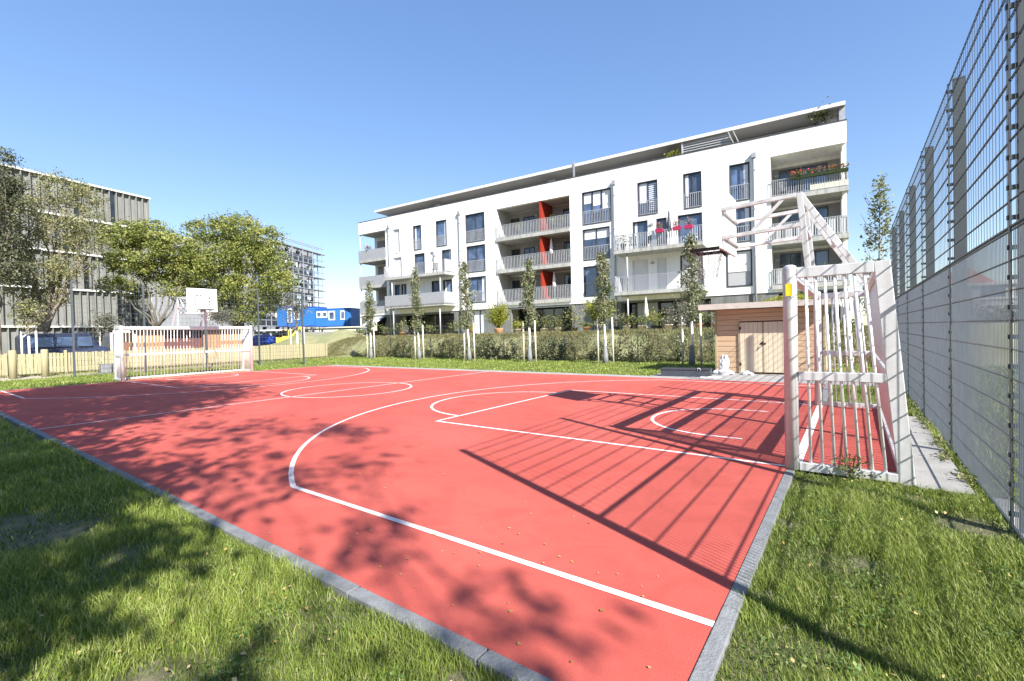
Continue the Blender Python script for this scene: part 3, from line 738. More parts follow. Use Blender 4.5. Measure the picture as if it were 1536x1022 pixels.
# projecting balconies
def proj_balcony(s0, s1, z, out, kind, posts=True, zbase=1.3):
    s = MB(); s.box(s0, s1, .002, out, z-.24, z); so = s.build('balcony', 'slab', bl)
    if kind == 'slat':
        r_ = MB(); slats(r_, (s0+.04,out-.04,0),(s1-.04,out-.04,0), z, 1.05); r_.build('railing', 'rail', so)
        q = MB()
        for e in (s0+.02, s1-.06): q.box(e, e+.04, .05, out-.08, z+.05, z+1.25)
        split(q, 'side_screen', 'railpanel', so)
    elif kind == 'panel':
        r_ = MB(); r_.box(s0, s1, out-.04, out, z-.15, z+1.0); r_.box(s0, s0+.04, .05, out-.041, z-.15, z+1.0); r_.box(s1-.04, s1, .05, out-.041, z-.15, z+1.0); split(r_, 'parapet_panel', 'railpanel', so)
    elif kind == 'thin':
        r_ = MB(); slats(r_, (s0+.04,out-.04,0),(s1-.04,out-.04,0), z, 1.05, .02, .12); r_.build('railing', 'rail', so)
        q = MB()
        for e in (s0+.02, s1-.06): q.box(e, e+.04, .05, out-.08, z+.05, z+1.15)
        split(q, 'side_screen', 'railpanel', so)
    if posts:
        p = MB()
        for x in (s0+.7, s1-.9): p.tube([(x,out-.2,z-.24),(x,out-.2,zbase)], .06, 10)
        split(p, 'support_column', 'rail', so, smooth=True)
proj_balcony(7.75, 13.75, 7.1, 1.7, 'slat', True, 4.15)
proj_balcony(7.7, 13.75, 4.15, 1.7, 'thin')
proj_balcony(29.5, 37.2, 7.1, 1.5, 'thin', True, 4.3)
proj_balcony(29.45, 36.9, 4.3, 1.7, 'panel')
# downpipes
for s_ in (37.82, 28.8, 14.2, 4.87):
    p = MB(); p.tube([(s_,.10,1.3),(s_,.10,12.3)], .065, 10); po = p.build('downpipe', 'pipe', bl, smooth=True)
    q = MB(); q.box(s_-.13, s_+.13, .02, .22, 12.3, 12.62)
    for zz in (3,6,9,11.5): q.box(s_-.085,s_+.085,.0,.18,zz,zz+.05)
    q.build('hopper', 'pipe', po)
# penthouse and roof
ph = MB(); ph.box(.9, 39.0, -2.6, -11, ZT-.29, 14.55); ph.build('penthouse_wall', 'greywall', bl)
rf = MB(); 
def slab(x0,x1,y0,y1,za0,za1,t):  # slightly falling roof slab
    b = len(rf.v); rf.v += [(x0,y0,za0),(x1,y0,za1),(x1,y1,za1),(x0,y1,za0),(x0,y0,za0+t),(x1,y0,za1+t),(x1,y1,za1+t),(x0,y1,za0+t)]
    rf.f += [(b,b+3,b+2,b+1),(b+4,b+5,b+6,b+7),(b,b+1,b+5,b+4),(b+1,b+2,b+6,b+5),(b+2,b+3,b+7,b+6),(b+3,b,b+4,b+7)]
slab(.0, 40.4, -11.5, -.5, 14.62, 14.42, .22)
ro = rf.build('roof', 'roof', bl)
us = MB(); b_ = 0
us.quad((.05,-11.4,14.613),(.05,-.55,14.613),(40.35,-.55,14.415),(40.35,-11.4,14.415)); us.build('roof_underside', 'under', ro)
e = MB(); e.box(17.55, 17.7, -.48, -.44, 13.56, 14.95); e.box(.0,.3,-.8,-2.6,13.2,14.6); split(e, 'roof_joint', 'pipe', ro)
pg = MB()
for j in range(5): pg.bar((6.3,-.7-.0*j,13.75+j*.16),(9.4,-.7,13.75+j*.16), .05, .06)
pg.box(9.35,9.45,-.8,-.6,13.5,14.6)
pg.build('sun_louvre', 'rail', bl)
pg = MB(); 
for dx in (0,.3): pg.bar((5.75+dx,-.45,13.6),(6.1+dx,-.45,14.5),.12,.05)
split(pg, 'louvre_bracket', 'dimwhite', bl)
vs = MB()
for s_ in (32.6, 20.1):
    i = len(vs.v); vs.v += [(s_-.5,-.7,13.55),(s_+.5,-.7,13.55),(s_+.35,-1.6,14.25),(s_-.25,-1.6,14.25)]; vs.f.append((i,i+1,i+2,i+3))
split(vs, 'sun_sail', 'parasolw', bl)
# wall lamps
wl = MB()
for (s_, z_, o_) in ((11.45,8.95,.02),(11.45,6.15,.02),(31.9,8.9,.02),(20.0,11.6,-2.14),(20.0,8.8,-2.14),(22.0,8.8,-2.14),(22.0,11.6,-2.14),(3.7,11.4,-2.14),(3.7,5.8,-2.14)): wl.box(s_-.12,s_+.12,o_,o_+.08,z_,z_+.14)
split(wl, 'wall_lamp', 'shutter', bl)
# ================================================================== THINGS ON BALCONIES
def closed_parasol(loc, h, m, label, name='closed_parasol'):
    r = empty(name, loc, 0, label, 'parasol')
    p = MB(); p.tube([(0,0,0),(0,0,h+.1)], .025, 8); p.lathe([(.25,0),(.25,.06),(.06,.08)]); p.build('pole', 'rail', r, smooth=True)
    p = MB(); p.lathe([(.05,h*.42),(.17,h*.48),(.16,h*.6),(.10,h*.8),(.04,h)], n=10); p.build('canopy', m, r, smooth=True)
closed_parasol(BW(19.9,-.7,6.9), 2.3, 'parasolw', 'closed white parasol on the middle loggia, second balcony from the top')
closed_parasol(BW(19.7,-.7,4.1), 2.3, 'parasolw', 'closed white parasol on the lowest balcony of the middle loggia')
closed_parasol(BW(10.1,.7,7.1), 2.5, 'frame', 'closed dark parasol on the balcony with pink flower boxes')
closed_parasol(BW(11.1,3.2,1.3), 2.2, 'parasol', 'closed beige parasol on the ground-floor terrace among potted plants')
def planter(loc, w, d, h, m, lm, n, spread, ph, label, name='potted_plant', cat='plant', group='potted plants on the terraces', flower=None, leaf=.07, round_=True, rz=0):
    r = empty(name, loc, rz, label, cat, group)
    p = MB()
    if round_: p.lathe([(w*.36,0),(w*.5,h*.9),(w*.54,h*.9),(w*.54,h),(w*.44,h),(w*.42,h*.9)], n=14)
    else: p.box(-w/2, w/2, -d/2, d/2, 0, h)
    p.build('pot' if round_ else 'box', m, r, smooth=round_)
    P = rng.normal(size=(n,3))*np.array([spread, spread if round_ else d*.4, ph*.26]) + np.array([0,0,h+ph*.45])
    if not round_: P[:,0] = (rng.random(n)-.5)*w*1.05
    P[:,2] = np.maximum(P[:,2], h*.7)
    leaves('foliage', P, leaf, lm, r)
    st = MB()
    for i in range(5): st.tube([(random.uniform(-.05,.05),0,h*.8),(random.uniform(-spread,spread)*.8,random.uniform(-spread,spread)*.6,h+ph*.8)], .012, 5)
    st.build('stems', 'bark', r)
    if flower:
        k = n//3; Q = P[:k] + np.array([0,0,.06]); tag(leaves('flowers', Q, leaf*.8, flower, r), kind='stuff')
    return r
for s_, z_, lab in ((11.0,7.98,'left pink flower box on the middle balcony railing'),(9.85,7.98,'centre pink flower box on the middle balcony railing'),(9.1,7.98,'right pink flower box on the middle balcony railing')):
    planter(BW(s_-.5,1.82,z_), .5, .2, .24, 'pinkpot', 'leafpot', 120, .2, .45, lab, 'flower_box', 'flower box', 'pink flower boxes', 'flowerp', .04, False, AB)
planter(BW(1.4,.22,10.45), 2.9, .2, .18, 'leafpot', 'leafpot', 420, .2, .35, 'long flower box with red geraniums on the top right balcony', 'flower_box', 'flower box', None, 'flower', .055, False, AB)
planter(BW(.9,-.05,9.65), 1.9, .3, .35, 'stake', 'leafpot', 60, .2, .1, 'long wooden planter behind the top right balcony railing', 'wooden_planter', 'planter', None, None, .04, False, AB)
planter(BW(41.2,-.15,9.6), .4, .3, .9, 'frame', 'leafpot', 160, .2, .5, 'potted plant with red flowers on the top left corner balcony', 'potted_plant', 'plant', 'balcony plants', 'flower', .05)
planter(BW(1.2,-1.0,13.55), .4, .3, .4, 'frame', 'leafpot', 260, .3, 1.1, 'potted shrub on the penthouse terrace at the right end', 'potted_plant', 'plant', 'penthouse plants', None, .08)
planter(BW(10.1,-1.0,13.5), .7, .3, .15, 'frame', 'leafbamboo', 260, .3, .55, 'yellow-green bush on the penthouse terrace left of the sun louvre', 'potted_plant', 'plant', 'penthouse plants', None, .08)
for s_, z_, lab in ((22.9,9.65,'potted plant left on the top middle loggia'),(19.6,9.65,'bushy potted plant on the right of the top middle loggia'),(18.4,9.65,'potted plant at the right end of the top middle loggia'),(18.3,6.9,'tall potted plant at the right end of the second middle loggia'),(21.0,6.9,'potted plant beside the red divider of the second middle loggia'),(13.2,7.1,'small potted plant at the left end of the balcony with pink boxes'),(3.4,4.05,'round potted plant at the left of the lowest right loggia'),(1.1,4.05,'potted plant at the right of the lowest right loggia'),(38.9,9.5,'potted plant at the right of the top left corner balcony')):
    planter(BW(s_,-.4 if z_ != 7.1 else 1.2,z_), .36, .3, .5, 'frame', 'leafpot', 130, .2, .75, lab, 'potted_plant', 'plant', 'balcony plants', None, .06)
def chair(loc, rz, label, m='frame'):
    r = empty('garden_chair', loc, rz, label, 'chair', 'balcony chairs')
    s = MB(); s.box(-.25,.25,-.25,.25,.40,.44); s.build('seat', m, r)
    s = MB()
    for i in range(5): s.box(-.23+i*.1,-.17+i*.1,.24,.27,.45,.95)
    s.box(-.25,.25,.235,.275,.93,.98); s.build('backrest', m, r)
    for a in (-.22,.22):
        for b in (-.22,.22): s = MB(); s.box(a-.02,a+.02,b-.02,b+.02,0,.40); s.build('leg', m, r)
for i, (s_, o_, z_, rz, lab) in enumerate(((12.6,.9,7.1,.3,'dark chair at the left end of the balcony with pink boxes'),(11.6,.9,7.1,2.4,'dark chair in front of the left door of the balcony with pink boxes'),(3.4,-.8,9.65,.4,'dark chair at the left of the top right loggia'),(2.9,-1.2,9.65,2,'dark chair against the glass of the top right loggia'),
        (23.2,-.9,9.65,1,'dark chair on the left of the top middle loggia'),(23.6,-.8,4.1,1.5,'dark chair on the left of the lowest middle loggia'),(22.4,-.8,4.1,3,'dark chair near the red divider on the lowest middle loggia'),(33.6,.7,7.1,2,'chair on the left part of the upper left balcony'),(31.3,.7,7.1,1,'chair on the right part of the upper left balcony'),
        (9.0,3.4,1.3,1,'left dark garden chair on the terrace under the middle balconies'),(8.2,3.6,1.3,2.2,'right dark garden chair on the terrace under the middle balconies'),(31.6,4.5,1.3,1,'left garden chair on the terrace under the left balconies'),(30.6,4.6,1.3,2.2,'right garden chair on the terrace under the left balconies'))):
    chair(BW(s_,o_,z_), AB+rz, lab)
aw = empty('awning', BW(39.6,.0,3.5), AB, 'grey fabric awning hanging over the left ground-floor terrace', 'awning')
a_ = MB(); a_.box(-.9,.9,.0,.12,-.12,0); a_.build('housing', 'rail', aw)
a_ = MB(); a_.quad((-.9,.1,-.1),(.9,.1,-.1),(.9,1.5,-.9),(-.9,1.5,-.9)); a_.quad((-.9,1.5,-.9),(.9,1.5,-.9),(.9,1.5,-1.2),(-.9,1.5,-1.2)); a_.build('cloth', 'awning', aw)
# terrace plants in front of the ground floor
tp_ = [ # x, y, pot w, plant h, spread, leaf material, pot material, label
 (-20.8,26.0,.55,.0,0,'leafbamboo','terracotta','big yellow-green bamboo bush in a terracotta pot left of the middle opening'),
 (-12.6,26.0,.55,.0,0,'leafbamboo','frame','big yellow-green bamboo bush on the terrace right of the pale-curtained door')]
for x_, y_, pw, a1, a2, lm, pm, lab in tp_:
    r = empty('bamboo_bush', (x_,y_,1.3), 0, lab, 'bush', 'bamboo bushes on the terrace')
    p = MB(); p.lathe([(.24,0),(.34,.45),(.36,.5),(.3,.5)], n=14); p.build('pot', pm, r, smooth=True)
    P = []
    s = MB()
    for i in range(70):
        a = random.uniform(0,2*math.pi); sp = random.uniform(.2,1.25); hh = random.uniform(1.2,2.35)
        e_ = Vector((math.cos(a)*sp, math.sin(a)*sp*.8, hh)); s.tube([(0,0,.4),(e_.x*.4,e_.y*.4,hh*.65),tuple(e_)], [.012,.009,.004], 4)
        for k_ in range(62):
            f = random.uniform(.35,1); q = Vector((e_.x*f**1.4, e_.y*f**1.4, .4+(hh-.4)*f)); P.append(tuple(q+Vector((random.gauss(0,.09),random.gauss(0,.09),random.gauss(0,.09)))))
    s.build('canes', 'leafbamboo', r); leaves('foliage', np.array(P), .07, 'leafbamboo', r, aspect=.35)
pots = [(-34.0,23.4,'potpale',.5,'leafpot'),(-31.0,23.6,'frame',.7,'leafpot'),(-28.3,23.2,'terracotta',1.0,'leafhedge'),(-26.9,23.3,'frame',.9,'leafpot'),(-25.2,23.2,'frame',.6,'leafpot'),(-22.4,23.0,'frame',.8,'leafpot'),(-21.2,23.3,'terracotta',.5,'leafbamboo'),
 (-16.9,23.0,'potpale',.6,'leafbamboo'),(-15.9,23.2,'frame',.8,'leafpot'),(-14.9,23.0,'potpale',.9,'leafpot'),(-14.0,23.1,'potpale',.8,'leafpot'),(-12.9,23.2,'frame',1.3,'leafhedge'),(-12.0,23.0,'terracotta',.3,'leafpot'),(-10.2,23.1,'frame',.8,'leafsilver'),(-9.5,22.9,'potpale',.7,'leafpot'),
 (-8.7,23.0,'potpale',.5,'leafpot'),(-8.0,23.1,'frame',.8,'leafbamboo'),(-7.2,22.9,'potpale',1.0,'leafsilver'),(-6.6,23.2,'potpale',1.5,'leafsilver'),(-5.7,23.0,'terracotta',.7,'leafpot'),(-4.9,23.1,'terracotta',.8,'leafhedge'),(-4.0,23.0,'potpale',.8,'leafpot'),(-3.2,23.0,'terracotta',.9,'leafbamboo')]
kinds = {'potpale':'pale','frame':'dark','terracotta':'terracotta'}; lk = {'leafpot':'green','leafbamboo':'yellow-green','leafhedge':'olive','leafsilver':'grey-green'}
ORD = ['first','second','third','fourth','fifth','sixth','seventh','eighth','ninth','tenth','eleventh','twelfth','thirteenth','fourteenth','fifteenth','sixteenth','seventeenth','eighteenth','nineteenth','twentieth','twenty-first','twenty-second','twenty-third','twenty-fourth','twenty-fifth','twenty-sixth','twenty-seventh','twenty-eighth','twenty-ninth','thirtieth','thirty-first','thirty-second','thirty-third','thirty-fourth','thirty-fifth','thirty-sixth','thirty-seventh','thirty-eighth','thirty-ninth','fortieth']
for i, (x_, y_, pm, ph_, lm) in enumerate(pots):
    planter((x_,y_,1.31), .42, .4, .36, pm, lm, int(150+ph_*120), .2+.06*ph_, ph_, '%s plant in a %s pot, %s from the left along the terrace edge' % (lk[lm], kinds[pm], ORD[i]), leaf=.055)
# ================================================================== STAKED COLUMNAR TREES
def staked(x, y, h, lab, slab_, r0=.42, lm='leafpop', n=2500, stk=True, z=0, hs=2.0, grp='columnar trees in a row before the hedge', leaf=.05, zmin=1.75, guard=True):
    r = empty('columnar_tree', (x,y,z), 0, lab, 'tree', grp); r.rotation_euler.x = random.uniform(-.025,.025); r.rotation_euler.y = random.uniform(-.03,.03)
    t = MB(); t.tube([(0,0,0),(.02,.01,1.0),(0,0,1.7)], [.055,.048,.042], 8); t.build('limed_trunk', 'limed', r, smooth=True)
    t = MB(); t.tube([(0,0,1.7),(.04,.02,h*.55),(0,0,h*.95)], [.042,.03,.008], 6)
    for i in range(26):
        zz = random.uniform(zmin, h*.85); a = random.uniform(0,6.28); l_ = r0*random.uniform(.6,1.1)
        t.tube([(0,0,zz),(math.cos(a)*l_*.7,math.sin(a)*l_*.7,zz+.25),(math.cos(a)*l_,math.sin(a)*l_,zz+.6)], [.014,.008,.003], 4)
    t.build('branches', 'bark', r, smooth=True)
    if guard: g_ = MB(); g_.lathe([(.13,0),(.12,.3),(.07,.75),(.055,.78)], n=10); g_.build('trunk_guard', 'guard', r, smooth=True)
    k = n//26; P = []; T = []
    for i in range(k):
        f = random.random(); zz = zmin + (h-zmin)*f
        prof = min(1, (f+.05)*4)**.6 * (1-f)**.5 * random.choice((.7,1,1.15)) + .08
        a = random.uniform(0,6.28); rr = r0*prof*math.sqrt(random.random())*random.uniform(.7,1.15)
        c_ = np.array([math.cos(a)*rr, math.sin(a)*rr, zz])
        P.append(c_ + rng.normal(size=(26,3))*np.array([.08,.08,.12])); T.append(np.clip(random.uniform(.15,.85)+rng.normal(size=26)*.15,0,1))
    leaves('crown', np.concatenate(P), leaf, lm, r, np.concatenate(T))
    if stk:
        s = empty('tree_stakes', (x,y,z), 0, slab_, 'stakes', 'paired wooden stakes')
        for a in (-.34, .34):
            q = MB(); q.tube([(a*1.05,.02,-.05),(a,.0,hs)], [.042,.038], 8); q.build('stake', 'stake', s, smooth=True)
        q = MB(); q.tube([(-.34,.0,hs-.12),(0,-.07,hs-.17),(.34,0,hs-.12)], .014, 5); q.build('tie', 'fencewire', s)
trees = [(-24.5,17.3,4.75,.42,'left of the row, shortest and next to the building corner'),(-20.0,17.3,5.2,.40,'second from the left of the row, in front of the left balconies'),(-16.1,17.3,5.25,.52,'third from the left, broad and before the left downpipe'),
 (-12.2,17.3,4.8,.42,'fourth from the left, in front of the middle loggia'),(-8.2,17.3,4.75,.42,'fifth from the left, beside the bright bamboo bush'),(-4.55,17.3,4.85,.5,'last on the right of the row, beside the wooden shed')]
for x_, y_, h_, r_, lb in trees:
    staked(x_, y_, h_, 'slim columnar tree, '+lb, 'stakes of '+lb.replace('left of the row','tree at left of the row') if 0 else 'tree stakes, '+lb, r_)
staked(1.15, 18.0, 6.15, 'tall thin columnar tree at the far end of the tall mesh fence', 'stakes of the tall thin tree behind the tall fence', .5, n=1700, stk=False, grp=None)
# ================================================================== HEDGE SHRUBS AND WIRE FENCE
hx = -26.5; i = 0; sh = []
while hx < -3.4:
    sh.append((hx, 18.75+random.uniform(-.12,.12), random.uniform(.95,1.45), random.uniform(.32,.5), random.random())); hx += random.uniform(.62,.86)
for i, (x_, y_, h_, r_, d_) in enumerate(sh):
    lab = 'sparse %s hedge bush, %s from the left along the foot of the embankment' % ('dark green' if d_ < .3 else 'olive', ORD[i])
    r = empty('hedge_bush', (x_,y_,0), 0, lab, 'bush', 'hedge bushes along the embankment foot')
    s = MB(); P = []
    for j in range(9):
        a = random.uniform(0,6.28); e_ = Vector((math.cos(a)*r_*random.uniform(.3,1), math.sin(a)*r_*.7, h_*random.uniform(.65,1.0)))
        s.tube([(0,0,-.02),(e_.x*.5,e_.y*.5,e_.z*.5),tuple(e_)], [.014,.009,.004], 4)
        for k_ in range(22 if d_ > .3 else 60):
            f = random.random()**.7; q = Vector((e_.x*f, e_.y*f, e_.z*f)); P.append(tuple(q+Vector((random.gauss(0,.09),random.gauss(0,.09),random.gauss(0,.07)))))
    for k_ in range(90 if d_ > .3 else 240): P.append((random.gauss(0,r_*.7), random.gauss(0,.18), abs(random.gauss(.1,.22))))
    s.build('stems', 'bark', r); leaves('foliage', np.array(P), .048, 'leafpop' if d_ < .3 else 'leafhedge', r)
wf = empty('wire_fence', (-26.6,19.05,0), 0, 'low thin wire fence with dark posts running through the hedge', 'fence')
for j in range(13): p = MB(); p.box(j*1.92-.02, j*1.92+.02, -.02, .02, -.05, 1.22); p.build('post', 'fence', wf)
p = MB()
for j in range(7): p.box(0, 23.04, -.003, .003, .1+j*.18, .106+j*.18)
for j in range(150): p.box(j*.1536-.002, j*.1536+.002, -.005, -.001, .08, 1.2)
p.build('wires', 'fence', wf)
# ================================================================== SHED
SX0, SX1, SY0, SY1 = -2.93, -.12, 14.2, 16.6
sd = empty('garden_shed', ((SX0+SX1)/2, SY0, 0), 0, 'larch-clad wooden shed with pale double doors and flat overhanging roof', 'shed')
def L(x): return x-(SX0+SX1)/2
s = MB(); nB = 12; bh = 1.98/nB
for j in range(nB):
    z0 = j*bh+.02
    for (a, b) in ((SX0, -2.27), (-.98, SX1)):
        i_ = len(s.v); a_, b2 = L(a), L(b)
        s.box(a_, b2, 0, -.022-.0*j, z0, z0+bh-.012)
    s.box(L(SX0)-.0, L(SX0)+.02, .001, SY1-SY0, z0, z0+bh-.012); s.box(L(SX1)-.02, L(SX1), .001, SY1-SY0, z0, z0+bh-.012)
for j in range(3): s.box(L(-2.27), L(-.98), 0, -.022, 1.61+j*.125, 1.61+j*.125+.115)
s.box(L(SX0), L(SX1), SY1-SY0, SY1-SY0-.03, .02, 2.0)
s.build('cladding', 'cladwood', sd)
s = MB(); s.box(L(SX0)+.021, L(SX1)-.021, .002, .04, .0, 2.0); s.build('inner_wall', 'shedred', sd)
s = MB(); s.box(L(SX0)-.05, L(SX0)-.002, -.05, .03, 0, 2.0); s.box(L(SX1)+.002, L(SX1)+.05, -.05, .03, 0, 2.0); split(s, 'corner_post', 'palewood', sd)
for a, b, hd in ((-2.25,-1.645,0),(-1.605,-1.0,1)):
    s = MB(); n = 5; w_ = (b-a)/n
    for j in range(n): s.box(L(a)+j*w_+.003, L(a)+(j+1)*w_-.003, -.035, -.06, .06, 1.57)
    do = s.build('door', 'doorwood', sd)
    if hd == 0: s = MB(); s.box(L(-1.64),L(-1.61),-.065,-.1,.95,1.0); s.tube([(L(-1.66),-.10,.90),(L(-1.64),-.13,.84),(L(-1.60),-.10,.90)],.012,6); s.box(L(-1.70),L(-1.55),-.062,-.075,.90,.94); s.build('lock', 'darkmetal', do)
    s = MB()
    for z_ in (.25,1.35): xx = L(a) if hd == 0 else L(b); s.box(xx-.03, xx+.03, -.061, -.07, z_, z_+.09)
    split(s, 'hinge', 'darkmetal', do)
s = MB(); s.box(L(-2.27)-.03, L(-2.27)+.015, -.03, -.06, .02, 1.6); s.box(L(-.98)-.015, L(-.98)+.03, -.03, -.06, .02, 1.6); s.box(L(-1.64),L(-1.61),-.03,-.062,.06,1.57); split(s, 'door_frame', 'palewood', sd)
s = MB(); s.box(L(SX0)-.42, L(SX1)+.35, -.42, SY1-SY0+.2, 2.02, 2.06); s.box(L(SX0)-.44, L(SX1)+.37, -.46, -.42, 1.99, 2.16); s.box(L(SX0)-.44, L(SX0)-.40, -.419, SY1-SY0+.2, 1.99, 2.16); s.box(L(SX1)+.35, L(SX1)+.39, -.419, SY1-SY0+.2, 1.99, 2.16)
s.build('roof', 'fascia', sd)
P = rng.random((1500,3))*np.array([1.9,1.6,.1]) + np.array([L(-1.9),.6,2.1]); P[:,2] += .28*rng.random(1500)*np.sin(np.clip((P[:,0]-L(-1.9))/1.9,0,1)*3.1)
rp = leaves('roof_plants', P, .055, 'leafbamboo', None, aspect=.3); rp.location = sd.location; tag(rp, 'low green sedum plants growing on the flat shed roof', 'roof plants', None, 'stuff')
# debris by the shed
tub = empty('plastic_tub', (-3.5,12.75,0), R(7), 'dark grey rectangular tub lying beside the paving near the shed', 'tub')
s = MB(); s.box(-.70,.70,-.18,-.15,.0,.23); s.box(-.70,.70,.15,.18,.0,.23); s.box(-.70,-.67,-.15,.15,.0,.23); s.box(.67,.70,-.15,.15,.0,.23); s.box(-.67,.67,-.15,.15,.0,.03); s.build('body', 'blackbox', tub, bevel=.006)
s = MB(); s.box(-.72,.72,-.2,-.18,.21,.245); s.box(-.72,.72,.18,.2,.21,.245); s.build('rim', 'blackbox', tub)
s = MB(); s.tube([(.35,-.19,.20),(.36,-.22,.26),(.42,-.22,.26),(.43,-.19,.20)], .01, 6); s.build('handle', 'bag', tub)
bag = MB()
def lump(mb, c, r, n=10, m_=7, j=.25):
    i0 = len(mb.v)
    for a in range(m_+1):
        for b in range(n):
            th = math.pi*a/m_; ph_ = 2*math.pi*b/n; k_ = 1+random.uniform(-j,j)*(0 < a < m_)
            mb.v.append((c[0]+r[0]*k_*math.sin(th)*math.cos(ph_), c[1]+r[1]*k_*math.sin(th)*math.sin(ph_), max(.004, c[2]+r[2]*k_*math.cos(th))))
    for a in range(m_):
        for b in range(n): mb.f.append((i0+a*n+b, i0+(a+1)*n+b, i0+(a+1)*n+(b+1) % n, i0+a*n+(b+1) % n))
bag = MB(); lump(bag, (0,0,.28), (.14,.12,.30)); lump(bag, (.02,0,.06), (.26,.2,.10)); lump(bag, (-.2,-.05,.05), (.12,.12,.09)); o = bag.build('rubble_sack', 'bag', smooth=False); o.location = (-2.62,13.75,0)
tag(o, 'crumpled white sack standing against the left front corner of the shed', 'sack')
bag = MB(); lump(bag, (0,0,.05), (.13,.1,.07)); lump(bag, (.14,0,.04), (.09,.08,.05)); o = bag.build('plastic_scrap', 'bag'); o.location = (-2.05,13.75,0); tag(o, 'small white crumpled scrap on the paving before the shed door', 'litter')
bag = MB(); bag.box(-.28,.28,-.14,.14,.004,.02, .2); bag.box(-.1,.2,-.1,.1,.021,.035,.5); o = bag.build('foam_sheet', 'bag'); o.location = (-2.75,12.55,0); tag(o, 'flat white foam sheet lying at the court edge beside the tub', 'litter')
# ================================================================== LEFT SIDE: picket fence, shed, cars, trees
pf = empty('picket_fence', (-30.3,-6,0), 0, 'low yellowish wooden picket fence along the left boundary', 'fence')
s = MB(); y = 0
while y < 23.8:
    s.box(-.012,.012, y, y+.105, .06, 1.0+random.uniform(-.02,.02)); y += .128
s.build('pickets', 'palewood', pf)
for j in range(13): p = MB(); p.box(.03,.13, j*1.98-.05, j*1.98+.05, -.05, 1.12 if j % 2 else 1.05); p.build('post', 'palewood', pf)
p = MB(); p.box(-.06,-.013,0,23.8,.25,.33); p.box(-.06,-.013,0,23.8,.75,.83); p.build('rail', 'palewood', pf)
for i, (y_, lab) in enumerate(((1.92,'stout pale timber bollard at the far left beside the sandy path'),(2.9,'stout pale timber bollard right of the staked white-trunk tree'))):
    o = MB().tube([(0,0,-.05),(0,0,1.16),(0,0,1.2)], [.13,.125,.10], 12).build('timber_bollard', 'palewood', smooth=True); o.location = (-28.4,y_,0); tag(o, lab, 'bollard', 'timber bollards')
for i, (x_, y_, w_) in enumerate(((-28.3,4.95,.36),(-28.3,5.4,.30))):
    o = MB().box(-w_/2,w_/2,-.2,.2,-.02,.42).build('stone_block', 'kerb', bevel=.03); o.location = (x_,y_,0); tag(o, ['left grey stone block beside the far goal post','right grey stone block touching the side of the far goal'][i], 'stone block', 'stone blocks beside the far goal')
s2_ = empty('timber_hut', (-33,7.5,0), 0, 'orange timber hut with a dark red open bay behind the picket fence and far goal', 'hut')
s = MB()
def boards(mb, y0, y1, z0, z1, x=0):
    y = y0
    while y < y1-.01: mb.box(x-.012, x+.012, y, min(y+.145,y1), z0, z1); y += .15
boards(s, 0, 1.3, 0, 2.1); s.build('front_boards', 'shedwood', s2_); s = MB(); boards(s, 3.4, 5.9, 0, 2.1); s.build('front_boards', 'shedwood', s2_)
s = MB(); boards(s, 1.3, 3.4, 0, 2.1, -.25); s.build('recess_boards', 'shedred', s2_)
s = MB(); s.box(-2.5,-.3,-.02,5.9,0,.1); s.box(-2.5,-2.45,0,5.9,.1,2.1); s.box(-2.45,-.02,-.03,.0,.1,2.1); s.box(-2.45,-.02,5.9,5.93,.1,2.1); s.build('frame', 'shedwood', s2_)
s = MB(); s.box(-2.8,.4,-.4,6.2,2.12,2.26); s.build('roof', 'shutter', s2_)
s = MB(); 
for j in (-1.25,-.2): s.box(.02,.12,j,j+.1,0,2.1)
s.box(.02,.12,-1.25,-.1,1.98,2.1); split(s, 'porch_post', 'stake', s2_)
